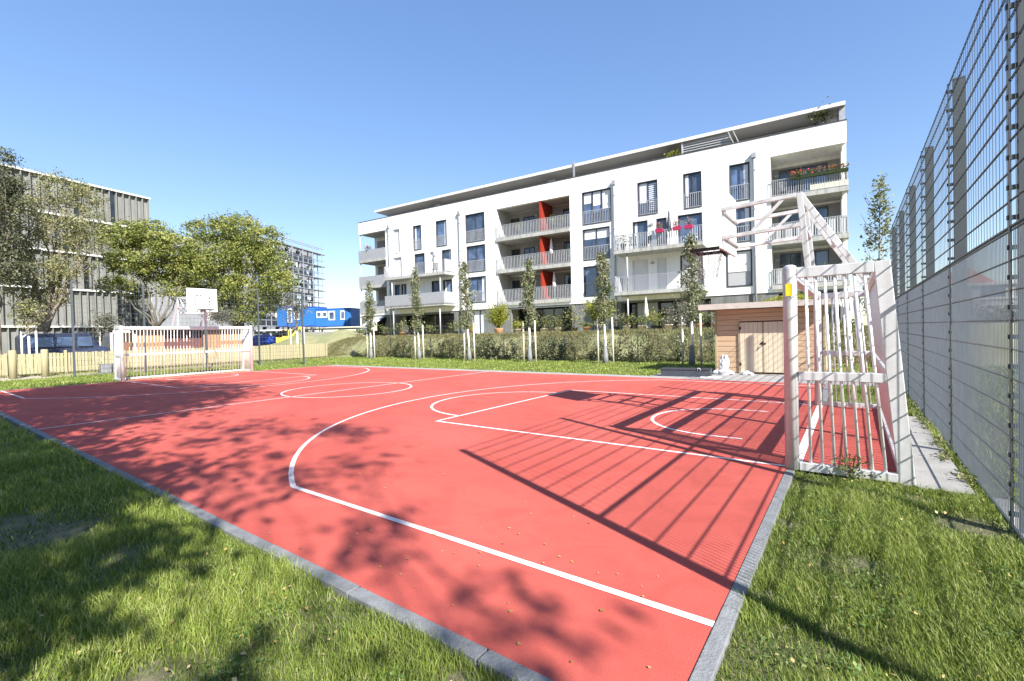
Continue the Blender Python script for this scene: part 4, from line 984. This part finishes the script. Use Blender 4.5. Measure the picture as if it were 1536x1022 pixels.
def car(name, loc, rz, label, body, van=False):
    r = empty(name, loc, rz, label, 'car' if not van else 'van', 'vehicles parked beyond the picket fence')
    Lh, Wh = 2.15, .85
    if van: prof = [(-2.2,.35),(-2.2,1.9),(-2.0,2.1),(1.0,2.1),(1.5,1.25),(2.1,1.05),(2.2,.8),(2.2,.35)]
    else: prof = [(-2.1,.35),(-2.1,.85),(-1.9,1.0),(-1.2,1.42),(.35,1.42),(1.0,.98),(1.9,.85),(2.1,.7),(2.1,.35)]
    s = MB(); n = len(prof)
    for sy, ins in ((-Wh,1),(Wh,1)):
        for x_, z_ in prof: s.v.append((x_, sy*(1 if z_ < 1.1 else .86), z_))
    for k_ in range(n): s.f.append((k_, (k_+1) % n, n+(k_+1) % n, n+k_))
    s.f.append(tuple(range(n))[::-1]); s.f.append(tuple(range(n, 2*n))); s.build('body', body, r, bevel=.05)
    for sy in (-1, 1):
        s = MB(); y_ = sy*(Wh*.93 if not van else Wh*.9)
        z0, z1 = (1.0,1.34) if not van else (1.25,1.85)
        y0, y1 = sy*(Wh*.985), sy*(Wh*.90)
        for a, b in (((-1.25,-.45),(-.4,.5)) if not van else ((-1.9,-.8),(-.7,.2),(.3,1.1))):
            s.quad((a,y0+sy*.01,z0),(b,y0+sy*.01,z0),(b-.05,y1+sy*.02,z1),(a+.05,y1+sy*.02,z1))
        s.build('side_window', 'cargl', r)
    s = MB(); 
    if van: s.quad((1.06,-.68,2.02),(1.06,.68,2.02),(1.50,.72,1.30),(1.50,-.72,1.30))
    else: s.quad((.42,-.68,1.40),(.42,.68,1.40),(1.0,.74,1.02),(1.0,-.74,1.02))
    s.build('windscreen', 'cargl', r)
    for x_ in (-1.35,1.35):
        for sy in (-1,1):
            s = MB(); s.tube([(x_,sy*.68,.32),(x_,sy*.87,.32)], .32, 18); w_ = s.build('wheel', 'tyre', r)
            s = MB(); s.tube([(x_,sy*.871,.32),(x_,sy*.885,.32)], .19, 14); s.build('rim', 'rail', w_)
    for sy in (-.6,.6): s = MB(); s.box(2.13 if not van else 2.2,2.18 if not van else 2.24,sy-.16,sy+.16,.62,.76); s.build('headlight', 'lamp', r)
car('parked_van', (-41,5.9,0), R(95), 'dark blue van parked behind the picket fence left of the far goal', 'carblue', True)
car('parked_car', (-41.5,10.2,0), R(92), 'grey car parked right of the dark blue van, partly behind the timber hut', 'cargrey', True)
car('parked_car', (-42,1.4,0), R(92), 'grey-blue car at the far left behind the timber bollards', 'cargrey', False)
# grey ribbed building
GA = R(90+13.3)
G0 = Vector((-55.12, 14.87, 0))
gb = empty('ribbed_office_building', G0, GA, 'grey office building with vertical fins and white floor bands on the left', 'building')
# local x: along facade away from the camera, local y: into the building (left) ; visible face at y=0 looking to -y
s = MB(); s.box(-42, 0, .3, 16, 0, 15.41); s.build('wall', 'graypanel', gb)
lvls = [2.9,6.1,9.25,12.35,15.5]
s = MB()
for z in lvls: s.box(-42.05, .05, -.06, .4, z-.10, z+.05)
split(s, 'floor_band', 'band', gb)
s = MB(); dk = MB()
for li in range(5):
    z1 = lvls[li]-.10; z0 = 0 if li == 0 else lvls[li-1]+.05
    x = -.27*(li % 2)-.05
    while x > -42:
        s.box(x-.05, x, 0, .3, z0, z1)
        if random.random() < .10: dk.box(x-.5, x-.05, .26, .297, z0+.1, z1-.1)
        x -= .545
s.build('fins', 'fin', gb); split(dk, 'window', 'panedark', gb)
# construction site building with scaffold
C0 = at(472, 507, 75); C0.z = 0
CA = math.atan2(.8946, -.4468)
cb = empty('building_shell', C0, CA, 'unfinished concrete building shell behind scaffolding in the distance', 'building')
s = MB(); hl = []
for li in range(6):
    for j in range(5):
        if random.random() < .9: hl.append((-1.6-j*2.6, -.5-j*2.6+random.choice((0,.3)), 1.0+li*2.55+.3, 1.0+li*2.55+2.1))
hl = [(a, b, c_, d_) for a, b, c_, d_ in hl]
wall_holes(s, -15, 0, 0, 15.0, hl, 0, .3); s.box(-15,0,3.0,14,0,14.9); s.build('shell_wall', 'rawconc', cb)
s = MB()
for li in range(7): s.box(-15,-.01,.31,2.99,max(0,li*2.5-.2),li*2.5)
split(s, 'floor_slab', 'rawconc', cb)
s = MB()
for (a, b, c_, d_) in hl:
    if random.random() < .35: s.box(a+.1, (a+b)/2, .1, .14, c_, d_-.3)
split(s, 'site_window', 'board', cb)
sc_ = empty('scaffolding', C0, CA, 'grey tube scaffolding with walkway boards around the distant building shell', 'scaffolding')
s = MB()
for j in range(7):
    for y_ in (-.5,-1.3): s.tube([(.6-j*2.5,y_,0),(.6-j*2.5,y_,16.2)], .06, 5)
for li in range(8): 
    for y_ in (-.5,-1.3):
        s.tube([(-15,y_,1.1+li*1.95+.9),(1.2,y_,1.1+li*1.95+.9)], .05, 5)
for j in range(1, 6, 3):
    for li in range(7): s.tube([(.6-j*2.5,-1.3,1.1+li*1.95),(3.1-j*2.5,-1.3,3.05+li*1.95)], .045, 5)
s.build('tubes', 'scaffold', sc_)
s = MB()
for li in range(8): s.box(-15, 1.6, -1.35, -.45, 1.1+li*1.95, 1.2+li*1.95); s.box(1.2,3.4 if li % 1 == 0 else 2,-1.3,9,1.1+li*1.95+.101, 1.1+li*1.95+.17) if 0 else None
for li in range(7): s.box(.4, 1.9, -.44, 12, 1.25+li*1.95, 1.33+li*1.95)
split(s, 'walkway_board', 'scaffold', sc_)
s = MB()
for j in range(5):
    for x_ in (.7,1.8): s.tube([(x_,.2+j*2.8,0),(x_,.2+j*2.8,15.5)], .05, 5)
split(s, 'end_tube', 'scaffold', sc_)
# far flat building behind trees (between)
fb = at(330, 505, 80); fb.z = 0
# blue cabins on steel frame
def cabin(px0, px1, py0, py1, dep, label, wn, ang=.0):
    a = at(px0, py1, dep); b = at(px1, py1, dep*.985); top = at((px0+px1)/2, py0, dep); bot = at((px0+px1)/2, py1, dep)
    h = top.z-bot.z; d = Vector((b.x-a.x, b.y-a.y, 0)); L_ = d.length; rz = math.atan2(d.y, d.x)
    r = empty('site_cabin', (a.x, a.y, bot.z), rz, label, 'site cabin', 'blue site cabins')
    s = MB(); s.box(0, L_, 0, 2.4, .1, h-.1); s.build('walls', 'blue', r)
    s = MB(); s.box(-.03, L_+.03, -.03, 2.43, h-.1, h); s.box(-.03,L_+.03,-.03,2.43,0,.1); split(s, 'frame_rail', 'bluetarp', r)
    for (u0, u1, v0, v1) in wn:
        s = MB(); s.box(u0*L_, u1*L_, -.04, -.005, v0*h, v1*h); w_ = s.build('window', 'board', r)
        if u1-u0 < .3: s = MB(); s.box(u0*L_+.12, u1*L_-.12, -.06, -.041, v0*h+.15, v1*h-.15); s.build('pane', 'pane', w_)
    return r
cabin(416, 438, 461, 490, 62, 'left blue site cabin half hidden by the big tree', [])
cabin(432, 474, 461, 490, 60, 'middle blue site cabin with white door and panels', [(.0,.16,.2,.95),(.24,.42,.35,.85)])
cabin(474, 526, 463, 490, 59, 'right blue site cabin with three white-framed windows', [(.03,.18,.5,.85),(.20,.34,.5,.85),(.38,.56,.35,.85),(.72,.86,.35,.85)])
s = MB(); a = at(380, 492, 61); b = at(535, 492, 60)
d = Vector((b.x-a.x, b.y-a.y, 0)); rz = math.atan2(d.y, d.x)
sp = empty('cabin_platform', (a.x,a.y,0), rz, 'steel platform on legs carrying the blue site cabins', 'platform')
s = MB(); s.box(0, d.length, -.3, 2.7, 2.45, 2.62); s.build('deck', 'shutterlt', sp)
for j in range(7): s = MB(); s.box(j*d.length/6-.08, j*d.length/6+.08, 0, .16, 0, 2.45); s.build('leg', 'rail', sp)
a = at(445, 500, 50); rw = MB(); rw.box(0, 22, 0, .4, -.1, 2.05); o = rw.build('retaining_wall', 'greyfar'); o.location = (a.x,a.y,0); o.rotation_euler.z = R(48); tag(o, 'grey wall running from the blue cabins to the apartment building', 'wall')
a = at(395, 512, 52); t = MB(); lump(t, (0,0,.9), (2.6,1.4,1.0), 18, 8, .08); o = t.build('tarpaulin_heap', 'bluetarp'); o.location = (a.x,a.y,0); tag(o, 'blue tarpaulin covered heap left of the yellow digger', 'tarpaulin')
# small digger
a = at(428, 508, 46); dg = empty('mini_digger', (a.x,a.y,.0), R(30), 'small yellow digger in front of the blue cabins', 'digger')
s = MB(); s.box(-.7,.7,-.5,.5,1.0,1.55); s.box(-.1,.6,-.4,.4,1.55,2.3); s.build('body', 'machine', dg, bevel=.06)
s = MB(); s.box(-.8,.8,-.6,-.3,.55,.98); s.box(-.8,.8,.3,.6,.55,.98); split(s, 'track', 'tyre', dg, bevel=.1)
s = MB(); s.bar((.6,0,1.5),(1.6,0,2.5),.18,.2); s.bar((1.6,0,2.5),(2.3,0,1.3),.14,.16); s.box(2.1,2.5,-.2,.2,.8,1.3); s.build('boom', 'machine', dg)
s = MB(); s.quad((.605,-.35,1.65),(.605,.35,1.65),(.605,.35,2.2),(.605,-.35,2.2)); s.box(-.05,.55,-.405,-.402,1.65,2.2); split(s, 'cab_window', 'panedark', dg)
# mound
m_ = MB(); n1, n2 = 30, 12; a = at(500, 520, 44)
for i in range(n1+1):
    for j in range(n2+1):
        u, v = i/n1*2-1, j/n2*2-1; h = 2.0*max(0, 1-u*u)**.7*max(0, 1-v*v)**.7*(1+.12*math.sin(u*9+v*5)); m_.v.append((a.x+u*10, a.y+v*4.5, h-.06))
for i in range(n1):
    for j in range(n2): q = i*(n2+1)+j; m_.f.append((q, q+n2+1, q+n2+2, q+1))
struct(m_.build('earth_mound', 'slope', smooth=True))
# site fence panel dark mesh on the far left behind pickets
# ------------------------------------------------------------------ trees on the left
def bl_(L_): return [(tuple(at(px, py, dep)), (rx, rx, rz)) for px, py, dep, rx, rz in L_]
b1 = at(237, 495, 38); b1.z = 0
big_tree('broadleaf_tree', 'dense yellow-green tree with pale forked trunk left of the white backboard', 'large broadleaf trees beyond the fence', b1, 2.6, .17,
  bl_([(185,358,38,1.9,1.2),(225,352,38.5,1.8,1.3),(262,370,38,1.9,1.4),(195,395,37,1.7,1.1),(240,405,39,2.0,1.4),(285,400,38.5,1.7,1.4),(172,428,36,1.3,.7),(270,435,39,1.6,1.0),(205,440,39,1.1,.8)]), 30000, .088, 'leafbig', 'barklt', .23)
b2 = at(352, 495, 43); b2.z = 0
big_tree('broadleaf_tree', 'largest rounded yellow-green tree standing behind the white backboard', 'large broadleaf trees beyond the fence', b2, 2.6, .2,
  bl_([(318,348,43,2.1,1.2),(355,342,43,2.2,1.3),(392,358,43,1.9,1.4),(330,385,42,2.3,1.6),(372,385,43,2.3,1.7),(408,398,43,1.8,1.5),(418,425,42,1.6,1.2),(315,425,43,1.9,1.4),(360,430,42,2.1,1.6),(400,450,43,1.7,1.2),(330,462,43,1.5,1.2),(375,470,42.5,1.4,1.1),(300,395,43.5,1.6,1.4)]), 42000, .092, 'leafbig', 'barklt', .26)
b3 = at(70, 500, 31); b3.z = 0
big_tree('willow_tree', 'airy olive-brown willow with visible branches at the left edge', None, b3, 2.2, .24,
  bl_([(95,285,31,1.5,1.0),(60,310,31,1.4,1.0),(125,300,31.5,1.2,.9),(30,350,30,1.5,1.2),(90,350,31,1.6,1.1),(135,365,31,1.2,.9),(50,400,30,1.5,1.1),(110,400,31,1.3,.9),(75,440,31,1.3,1.0),(35,445,31,1.2,1.0),(5,400,30,1.3,1.6),(130,330,31,1.2,.9),(20,300,30,1.2,1.0)]), 25000, .06, 'leafwillow', 'bark', .25, twigs=60)
b4 = at(-5, 500, 27); b4.z = 0
big_tree('conifer_tree', 'dark conifer cut by the left edge of the picture', None, b4, 3.0, .22,
  bl_([(0,245,27,.8,.8),(8,275,27,.9,.8),(2,315,27,1.1,.9),(-8,360,27,1.2,1.0),(5,400,27,1.2,1.0),(-15,290,27,1.1,1.2)]), 16000, .06, 'leafdark', 'bark', .2)
def small_tree(px, py, dep, h, r, lab, n=900, stake_lab=None, lm='leafsilver', zc=None):
    b = at(px, py, dep); b.z = 0
    rr = empty('young_tree', b, 0, lab, 'tree', 'young staked trees on the left')
    t = MB(); t.tube([(0,0,0),(0,0,1.9)], [.06,.05], 8); t.build('limed_trunk', 'limed', rr, smooth=True)
    t = MB(); t.tube([(0,0,1.9),(0,0,h*.9)], [.05,.012], 6)
    for i in range(24): a = random.uniform(0,6.28); zz = random.uniform(1.9,h*.8); l_ = r*random.uniform(.6,1); t.tube([(0,0,zz),(math.cos(a)*l_,math.sin(a)*l_,zz+random.uniform(.2,.6))],[.014,.004],4)
    t.build('branches', 'bark', rr)
    P, T = blob_points([((0,0,(h+2.0)/2+.1),(r,r,(h-2.0)/2))], n, .14, 20, .15); leaves('crown', P, .055, lm, rr, T)
    if stake_lab:
        s = empty('tree_stakes', b, .5, stake_lab, 'stakes', 'paired wooden stakes')
        for a in (-.5,.5): q = MB(); q.tube([(a,0,-.05),(a,0,2.2)], .05, 8); q.build('stake', 'stake', s, smooth=True)
        q = MB(); q.tube([(-.5,0,2.1),(0,-.07,2.0),(.5,0,2.1)], .014, 5); q.build('tie', 'fencewire', s)
small_tree(45, 552, 27, 4.2, .8, 'young white-trunked tree with stakes between the timber bollards', 1300, 'round wooden stakes of the young tree between the timber bollards', 'leafwillow')
small_tree(161, 545, 33, 3.6, 1.0, 'small grey-leaved young tree just left of the far goal', 1500, 'wooden stakes of the small tree just left of the far goal')
small_tree(447, 537, 33, 4.6, 1.1, 'small grey-green young tree in front of the blue cabins', 1100, 'wooden stakes of the young tree in front of the blue cabins')
small_tree(335, 540, 32, 3.9, 1.0, 'grey-green young tree right of the white backboard', 1300, 'wooden stakes of the young tree right of the white backboard')
# background tree belt far left beyond (small)
b5 = at(300, 495, 60); b5.z = 0
# ------------------------------------------------------------------ right side beyond the fence
hs = at(1442, 418, 55); hs.z = 0
ho = empty('red_roofed_house', hs, R(-10), 'house with red tiled hipped roof seen through the tall mesh fence', 'house')
s = MB(); wall_holes(s, -2.6, 2.6, 0, 5.6, [(-2,-1,1,2.4),(.6,1.6,1,2.4),(-2,-1,3.6,5),(.6,1.6,3.6,5)], 0, .3); s.box(-2.6,2.6,.6,6,0,5.6); s.build('wall', 'cream', ho)
s = MB(); i = 0; s.v += [(-3.1,-.5,5.6),(3.1,-.5,5.6),(3.1,6.5,5.6),(-3.1,6.5,5.6),(-.6,3,8.0),(.6,3,8.0)]; s.f += [(0,1,5,4),(1,2,5),(2,3,4,5),(3,0,4),(3,2,1,0)]; s.build('roof', 'rooftile', ho)
hs = at(1500, 420, 48); hs.z = 0
ho = empty('low_hall', hs, R(-6), 'long low white-banded hall behind the tall mesh fence', 'building')
s = MB(); s.box(-5, 40, 0, 8, 0, 5.2); s.build('wall', 'cream', ho)
s = MB(); s.box(-5.1,40.1,-.15,8.1,5.2,5.5); s.box(-5.05,40.05,-.08,-.001,3.7,3.9); split(s, 'roof_band', 'band', ho)
s = MB()
for j in range(16): s.box(-4+j*2.6,-2.2+j*2.6,-.04,-.001,4.0,5.0)
split(s, 'window', 'pane', ho)
rb = [at(1470,440,30), at(1530,450,26), at(1405,430,34)]
for i, q in enumerate(rb):
    q = Vector((q.x, q.y, 0)); h_ = (2.7,2.3,3.6)[i]
    r = empty('dark_shrub', q, 0, ['dark shrub behind the fence below the red-roofed house','dark shrub behind the fence near the right edge','taller dark shrub behind the fence right of the thin tree'][i], 'shrub', 'dark shrubs beyond the tall fence')
    t = MB(); limb(t, (0,0,-.05), (0,0,h_*.6), .08, .03); t.build('stem', 'bark', r)
    P, T = blob_points([((0,0,h_*.5),(1.6,1.6,h_*.5))], 3000, .25, 30, .3); leaves('crown', P, .09, 'leafdark', r, T)
hg = MB()
P, T = blob_points([((1.5+j*1.1, 22.5, .9),(.8,.5,.8)) for j in range(-3,12)], 6000, .2, 30, .3)
o = leaves('far_hedge', P, .07, 'leafdark', None, T); tag(o, 'dark green hedge closing the lawn beyond the near goal', 'hedge')
# ================================================================== SHADE TREES behind the viewpoint
def shade(x, y, blobs, n, lab, leaf=.10, clump=.33, tr=.22, tw=14):
    big_tree('plane_tree', lab, 'trees shading the near side of the court', Vector((x,y,0)), 4.0, tr, [((bx,by,bz),(r_,r_,rz_)) for bx,by,bz,r_,rz_ in blobs], n, leaf, 'leafpop', 'bark', clump, per=30, twigs=tw)
def tgt(L_, y0):
    out = []
    for X_, Y_, r_ in L_:
        yy_ = y0+random.uniform(-.25,.25); z_ = (Y_-yy_)/.53; out.append((X_+1.195*z_, yy_, z_, r_, r_*.8))
    return out
shade(.5, -4.6, tgt([(-11.2,1.5,1.3),(-12.6,2.6,1.5),(-14.4,3.5,1.7),(-15.5,2.0,1.8),(-17.5,3.2,1.8),(-18.5,1.6,1.7),(-13.6,1.0,1.3),(-20,2.6,1.6),(-16.5,.9,1.3)], -3.9), 17000, 'tall leafy tree whose dense shade falls across the far left corner of the court')
shade(2.6, -4.3, tgt([(-8.0,-.5,1.2),(-6.6,-.65,1.1),(-5.4,-.35,1.0),(-4.4,-.9,.9),(-3.4,-1.0,.75),(-2.6,-1.25,.6),(-9.5,-.9,1.3),(-7.8,-1.6,1.3),(-11,-.3,1.3),(-13.5,-.6,1.6),(-17,-.6,1.8),(-1.3,-.75,.35)], -3.9), 19000, 'leafy tree whose shade darkens the lawn at the left edge', .08, .22)
shade(8.4, -4.6, tgt([(-7.6,1.7,.9),(-6.4,2.3,.8),(-5.4,2.7,.7),(-5.0,1.0,.8),(-4.0,.6,.6),(-6.3,.8,.8),(-4.0,1.5,.4),(-2.1,.45,.42),(-.75,.2,.25)], -4.0), 1250, 'open-crowned tree whose broken shade dapples the near touchline', .07, .18, .05, 3)
# ================================================================== LITTER LEAVES, DANDELION, WEED
lv_ = []
for i in range(64):
    x_, y_ = random.uniform(-6,-.1), random.uniform(.05,2.6)
    if i > 34: x_, y_ = random.uniform(-2.6,-.1), random.uniform(.05,1.1)
    m = MB(); sz = random.uniform(.004,.013); n = 7; a0 = random.uniform(0,6.28)
    m.v.append((0,0,.003))
    for k_ in range(n):
        a = 2*math.pi*k_/n; rr = sz*(1 if k_ % 2 else .62); m.v.append((rr*math.cos(a+a0)*1.3, rr*math.sin(a+a0), .001+random.uniform(0,.003)))
    for k_ in range(n): m.f.append((0, 1+k_, 1+(k_+1) % n))
    o = m.build('fallen_leaf', 'deadleaf'); o.location = (x_,y_,.006)
    at_ = o.data.attributes.new('tone','FLOAT','POINT'); tv = random.random()
    for d_ in at_.data: d_.value = tv
    tag(o, 'small dry leaf lying on the red court surface', 'leaf', 'fallen leaves on the court')
dd = empty('dandelion', (-1.62,-1.13,-.03), 0, 'single yellow dandelion in the lawn at lower left', 'flower')
s = MB(); s.tube([(0,0,0),(0,0,.085)], .0025, 5); s.build('stem', 'leafpop', dd)
s = MB(); s.lathe([(.004,.083),(.02,.09),(.018,.1),(.006,.104)], n=12); s.build('head', 'dandelion', dd)
P = rng.normal(size=(140,3))*np.array([.09,.06,.07])+np.array([0,0,.12]); P[:,2] = np.abs(P[:,2])
wd = empty('weed', (.52,3.72,-.02), 0, 'leafy weed growing at the foot of the near goal side bars', 'weed')
leaves('foliage', P, .022, 'leafhedge', wd); s = MB()
for j in range(7): s.tube([(0,0,0),(random.uniform(-.1,.1),random.uniform(-.05,.05),random.uniform(.15,.3))],.003,4)
s.build('stems', 'leafhedge', wd)
# ================================================================== LIGHT, SKY, CAMERA
sunv = Vector((1.195,-.53,1)).normalized()
sun = bpy.data.lights.new('sun', 'SUN'); sun.energy = 4.5; sun.angle = R(.5); sun.color = (1,.955,.89)
so = bpy.data.objects.new('sun', sun); COL.objects.link(so); so.rotation_euler = sunv.to_track_quat('Z','Y').to_euler(); so.location = (10,-10,20)
wd_ = bpy.data.worlds.new('World'); S.world = wd_; wd_.use_nodes = True
nt = wd_.node_tree; bg = nt.nodes['Background']; sk = nt.nodes.new('ShaderNodeTexSky'); sk.sky_type = 'NISHITA'; sk.sun_disc = False
sk.sun_elevation = math.asin(sunv.z); sk.sun_rotation = math.atan2(sunv.x, sunv.y)
sk.air_density = 1.0; sk.dust_density = .35; sk.ozone_density = 1.6; sk.altitude = 100
gm = nt.nodes.new('ShaderNodeGamma'); gm.inputs['Gamma'].default_value = .62
hs_ = nt.nodes.new('ShaderNodeHueSaturation'); hs_.inputs['Saturation'].default_value = 1.50; hs_.inputs['Hue'].default_value = .513
nt.links.new(sk.outputs[0], gm.inputs['Color']); nt.links.new(gm.outputs[0], hs_.inputs['Color']); nt.links.new(hs_.outputs[0], bg.inputs['Color'])
bg.inputs['Strength'].default_value = .150
S.view_settings.view_transform = 'Standard'; S.view_settings.look = 'None'; S.view_settings.exposure = 1.45; S.view_settings.gamma = 1
cam = bpy.data.cameras.new('camera'); co = bpy.data.objects.new('camera', cam); COL.objects.link(co); S.camera = co
cam.sensor_width = 36; cam.lens = FPX/1536*36; cam.clip_start = .05; cam.clip_end = 1500
mw = Matrix((( RT.x, UP.x, -FW.x, CAM.x),(RT.y, UP.y, -FW.y, CAM.y),(RT.z, UP.z, -FW.z, CAM.z),(0,0,0,1)))
co.matrix_world = mw
S.render.engine = 'CYCLES'
S.cycles.max_bounces = 6; S.cycles.transparent_max_bounces = 8
